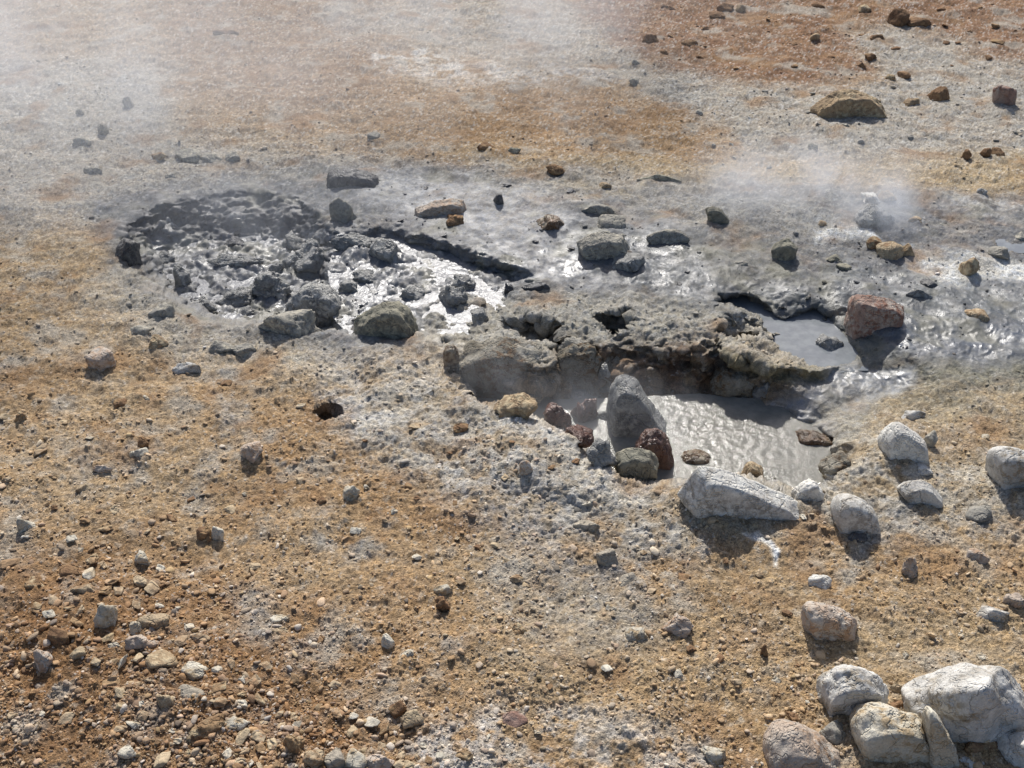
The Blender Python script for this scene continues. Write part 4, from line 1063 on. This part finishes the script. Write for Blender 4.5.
def pool(name, poly, z, mat, label, wave=0.0, wl=20., step=1.2, rise=None):
    pa = np.array(poly, float)
    us = np.arange(pa[:, 0].min()-2, pa[:, 0].max()+2, step); vs = np.arange(pa[:, 1].min()-2, pa[:, 1].max()+2, step*.8)
    A, B = np.meshgrid(us, vs[::-1]); uu, vv = A.ravel(), B.ravel()
    x, y, k = at_z(uu, vv, z)
    zz = np.full(len(x), z)
    if wave:
        n = perlin2(x*wl, y*wl, 3.)+.6*perlin2(x*wl*2.1, y*wl*2.1, 7.)+.35*perlin2(x*wl*4.3, y*wl*4.3, 9.)
        c = 0
        for (bx, by, br) in ([(700,425,1),(740,440,1.2),(670,410,.8),(775,455,.8),(715,462,.8),(690,400,.7)] if name == 'boiling_pool' else []):
            X0, Y0, _ = at_z(bx, by, z); rr = np.hypot(x-X0, y-Y0); c = c+br*np.sin(rr*120)*np.exp(-rr*9)
        zz = zz+wave*(n*np.clip(.5+1.4*perlin2(x*5, y*5, 12.), .1, 1.5)+.7*c)
    if rise is not None: zz = zz+rise(uu, vv)
    ins = (sdf(poly, uu, vv) < 1.0).reshape(A.shape)
    idx = np.arange(A.size).reshape(A.shape)
    q = np.stack([idx[:-1, :-1], idx[:-1, 1:], idx[1:, 1:], idx[1:, :-1]], -1)
    ok = ins[:-1, :-1] & ins[:-1, 1:] & ins[1:, 1:] & ins[1:, :-1]
    F = q[ok]; used = np.unique(F); mp = -np.ones(A.size, int); mp[used] = np.arange(len(used))
    o = mesh_obj(name, np.stack([x, y, zz], 1)[used], mp[F], mat)
    o['kind'] = 'structure'
    return o
pool('boiling_pool', POOL, -.165, M_POOL, '', wave=.0016, wl=28., step=.7)
pool('stream', [(712,292),(750,292),(772,305),(783,317),(794,311),(816,302),(836,318),(850,333),(864,353),(868,370),(838,372),(810,368),(785,360),(766,346),(768,332),(742,318),(712,308)], -.093, M_STREAM, '', wave=.0006)
pool('mud_puddle', [(300,235),(330,245),(352,262),(352,334),(300,334),(215,320),(170,300),(160,270),(200,236),(250,232)], -.154, M_PUD, '', wave=.0030, wl=26., step=.9)
pool('mud_puddle', [(338,236),(392,232),(440,240),(490,258),(545,280),(520,300),(480,326),(456,344),(420,346),(396,340),(352,338),(334,318),(328,270)], -.061, M_PUD, '', wave=.0036, wl=26., step=.9)
pool('edge_puddle', [(995,240),(1050,236),(1050,254),(1000,252)], -.022, M_STREAM, '', wave=.0006)

# ------------------------------------------------------------------ steam drifting over the vents
def steam_material(name, dens, scale, lo, hi, aniso=.25, sharp=1.0):
    t = NT(name)
    tc = t.n('ShaderNodeTexCoord').outputs['Object']
    ln = t.n('ShaderNodeVectorMath', {0: tc}, operation='LENGTH').outputs['Value']
    fall = t.ramp(ln, 1.0, .15)
    fall = t.math('POWER', fall, sharp)
    geo = t.n('ShaderNodeNewGeometry').outputs['Position']
    st = t.n('ShaderNodeVectorMath', {0: geo, 1: (1.0, .7, .55)}, operation='MULTIPLY').outputs[0]
    n = t.n('ShaderNodeTexNoise', {'Vector': st, 'Scale': scale, 'Detail': 4, 'Roughness': .6, 'Distortion': .6}).outputs[0]
    d = t.math('MULTIPLY', t.math('MULTIPLY', t.ramp(n, lo, hi), fall), dens)
    vol = t.n('ShaderNodeVolumePrincipled', {'Color': (.90, .94, 1, 1), 'Density': d, 'Anisotropy': aniso})
    t.t.links.new(vol.outputs[0], t.out.inputs['Volume']); return t.m
def steam(px, py, up, rad, dens, scale, lo, hi, label, sharp=1.0, tilt=0.0, near=0.0):
    G, _ = ground(px, py)
    V, Fc = ico(3)
    o = mesh_obj('steam', V, Fc, steam_material('steam_vapour', dens, scale, lo, hi, sharp=sharp))
    o.location = (G.x, G.y-near, G.z+up); o.scale = rad; o.rotation_euler = (0, tilt, 0)
    tagit(o, label, 'steam', None, 'stuff')
steam(30, 150, .9, (2.4, 2.6, 1.5), .36, 1.1, .36, .62, 'thick white steam drifting over the upper left slope')
steam(550, 50, .9, (2.0, 2.0, 1.1), .6, 1.3, .42, .62, 'thin veil of steam over the top centre of the slope')
steam(330, 130, .5, (3.0, 1.5, .8), .3, 1.2, .4, .65, 'faint steam band above the left mud pit')
steam(240, 245, .18, (1.4, .7, .45), .5, 1.8, .38, .64, 'light steam rising from the left mud pit')
steam(800, 203, .16, (1.15, .5, .30), 1.9, 3.6, .40, .62, 'white steam puff blowing left from the small fumarole')
steam(874, 228, .12, (.34, .28, .26), 3.0, 4., .32, .6, 'dense steam jet at the fumarole rocks')
steam(500, 395, .05, (.4, .3, .28), 1.6, 4., .36, .62, 'wisp of steam in the left corner of the pool hollow')
steam(600, 440, .12, (.6, .35, .3), 1.2, 3.5, .38, .62, 'thin steam rising around the tooth rock')
print('done', round(time.time()-T0, 1), 's')
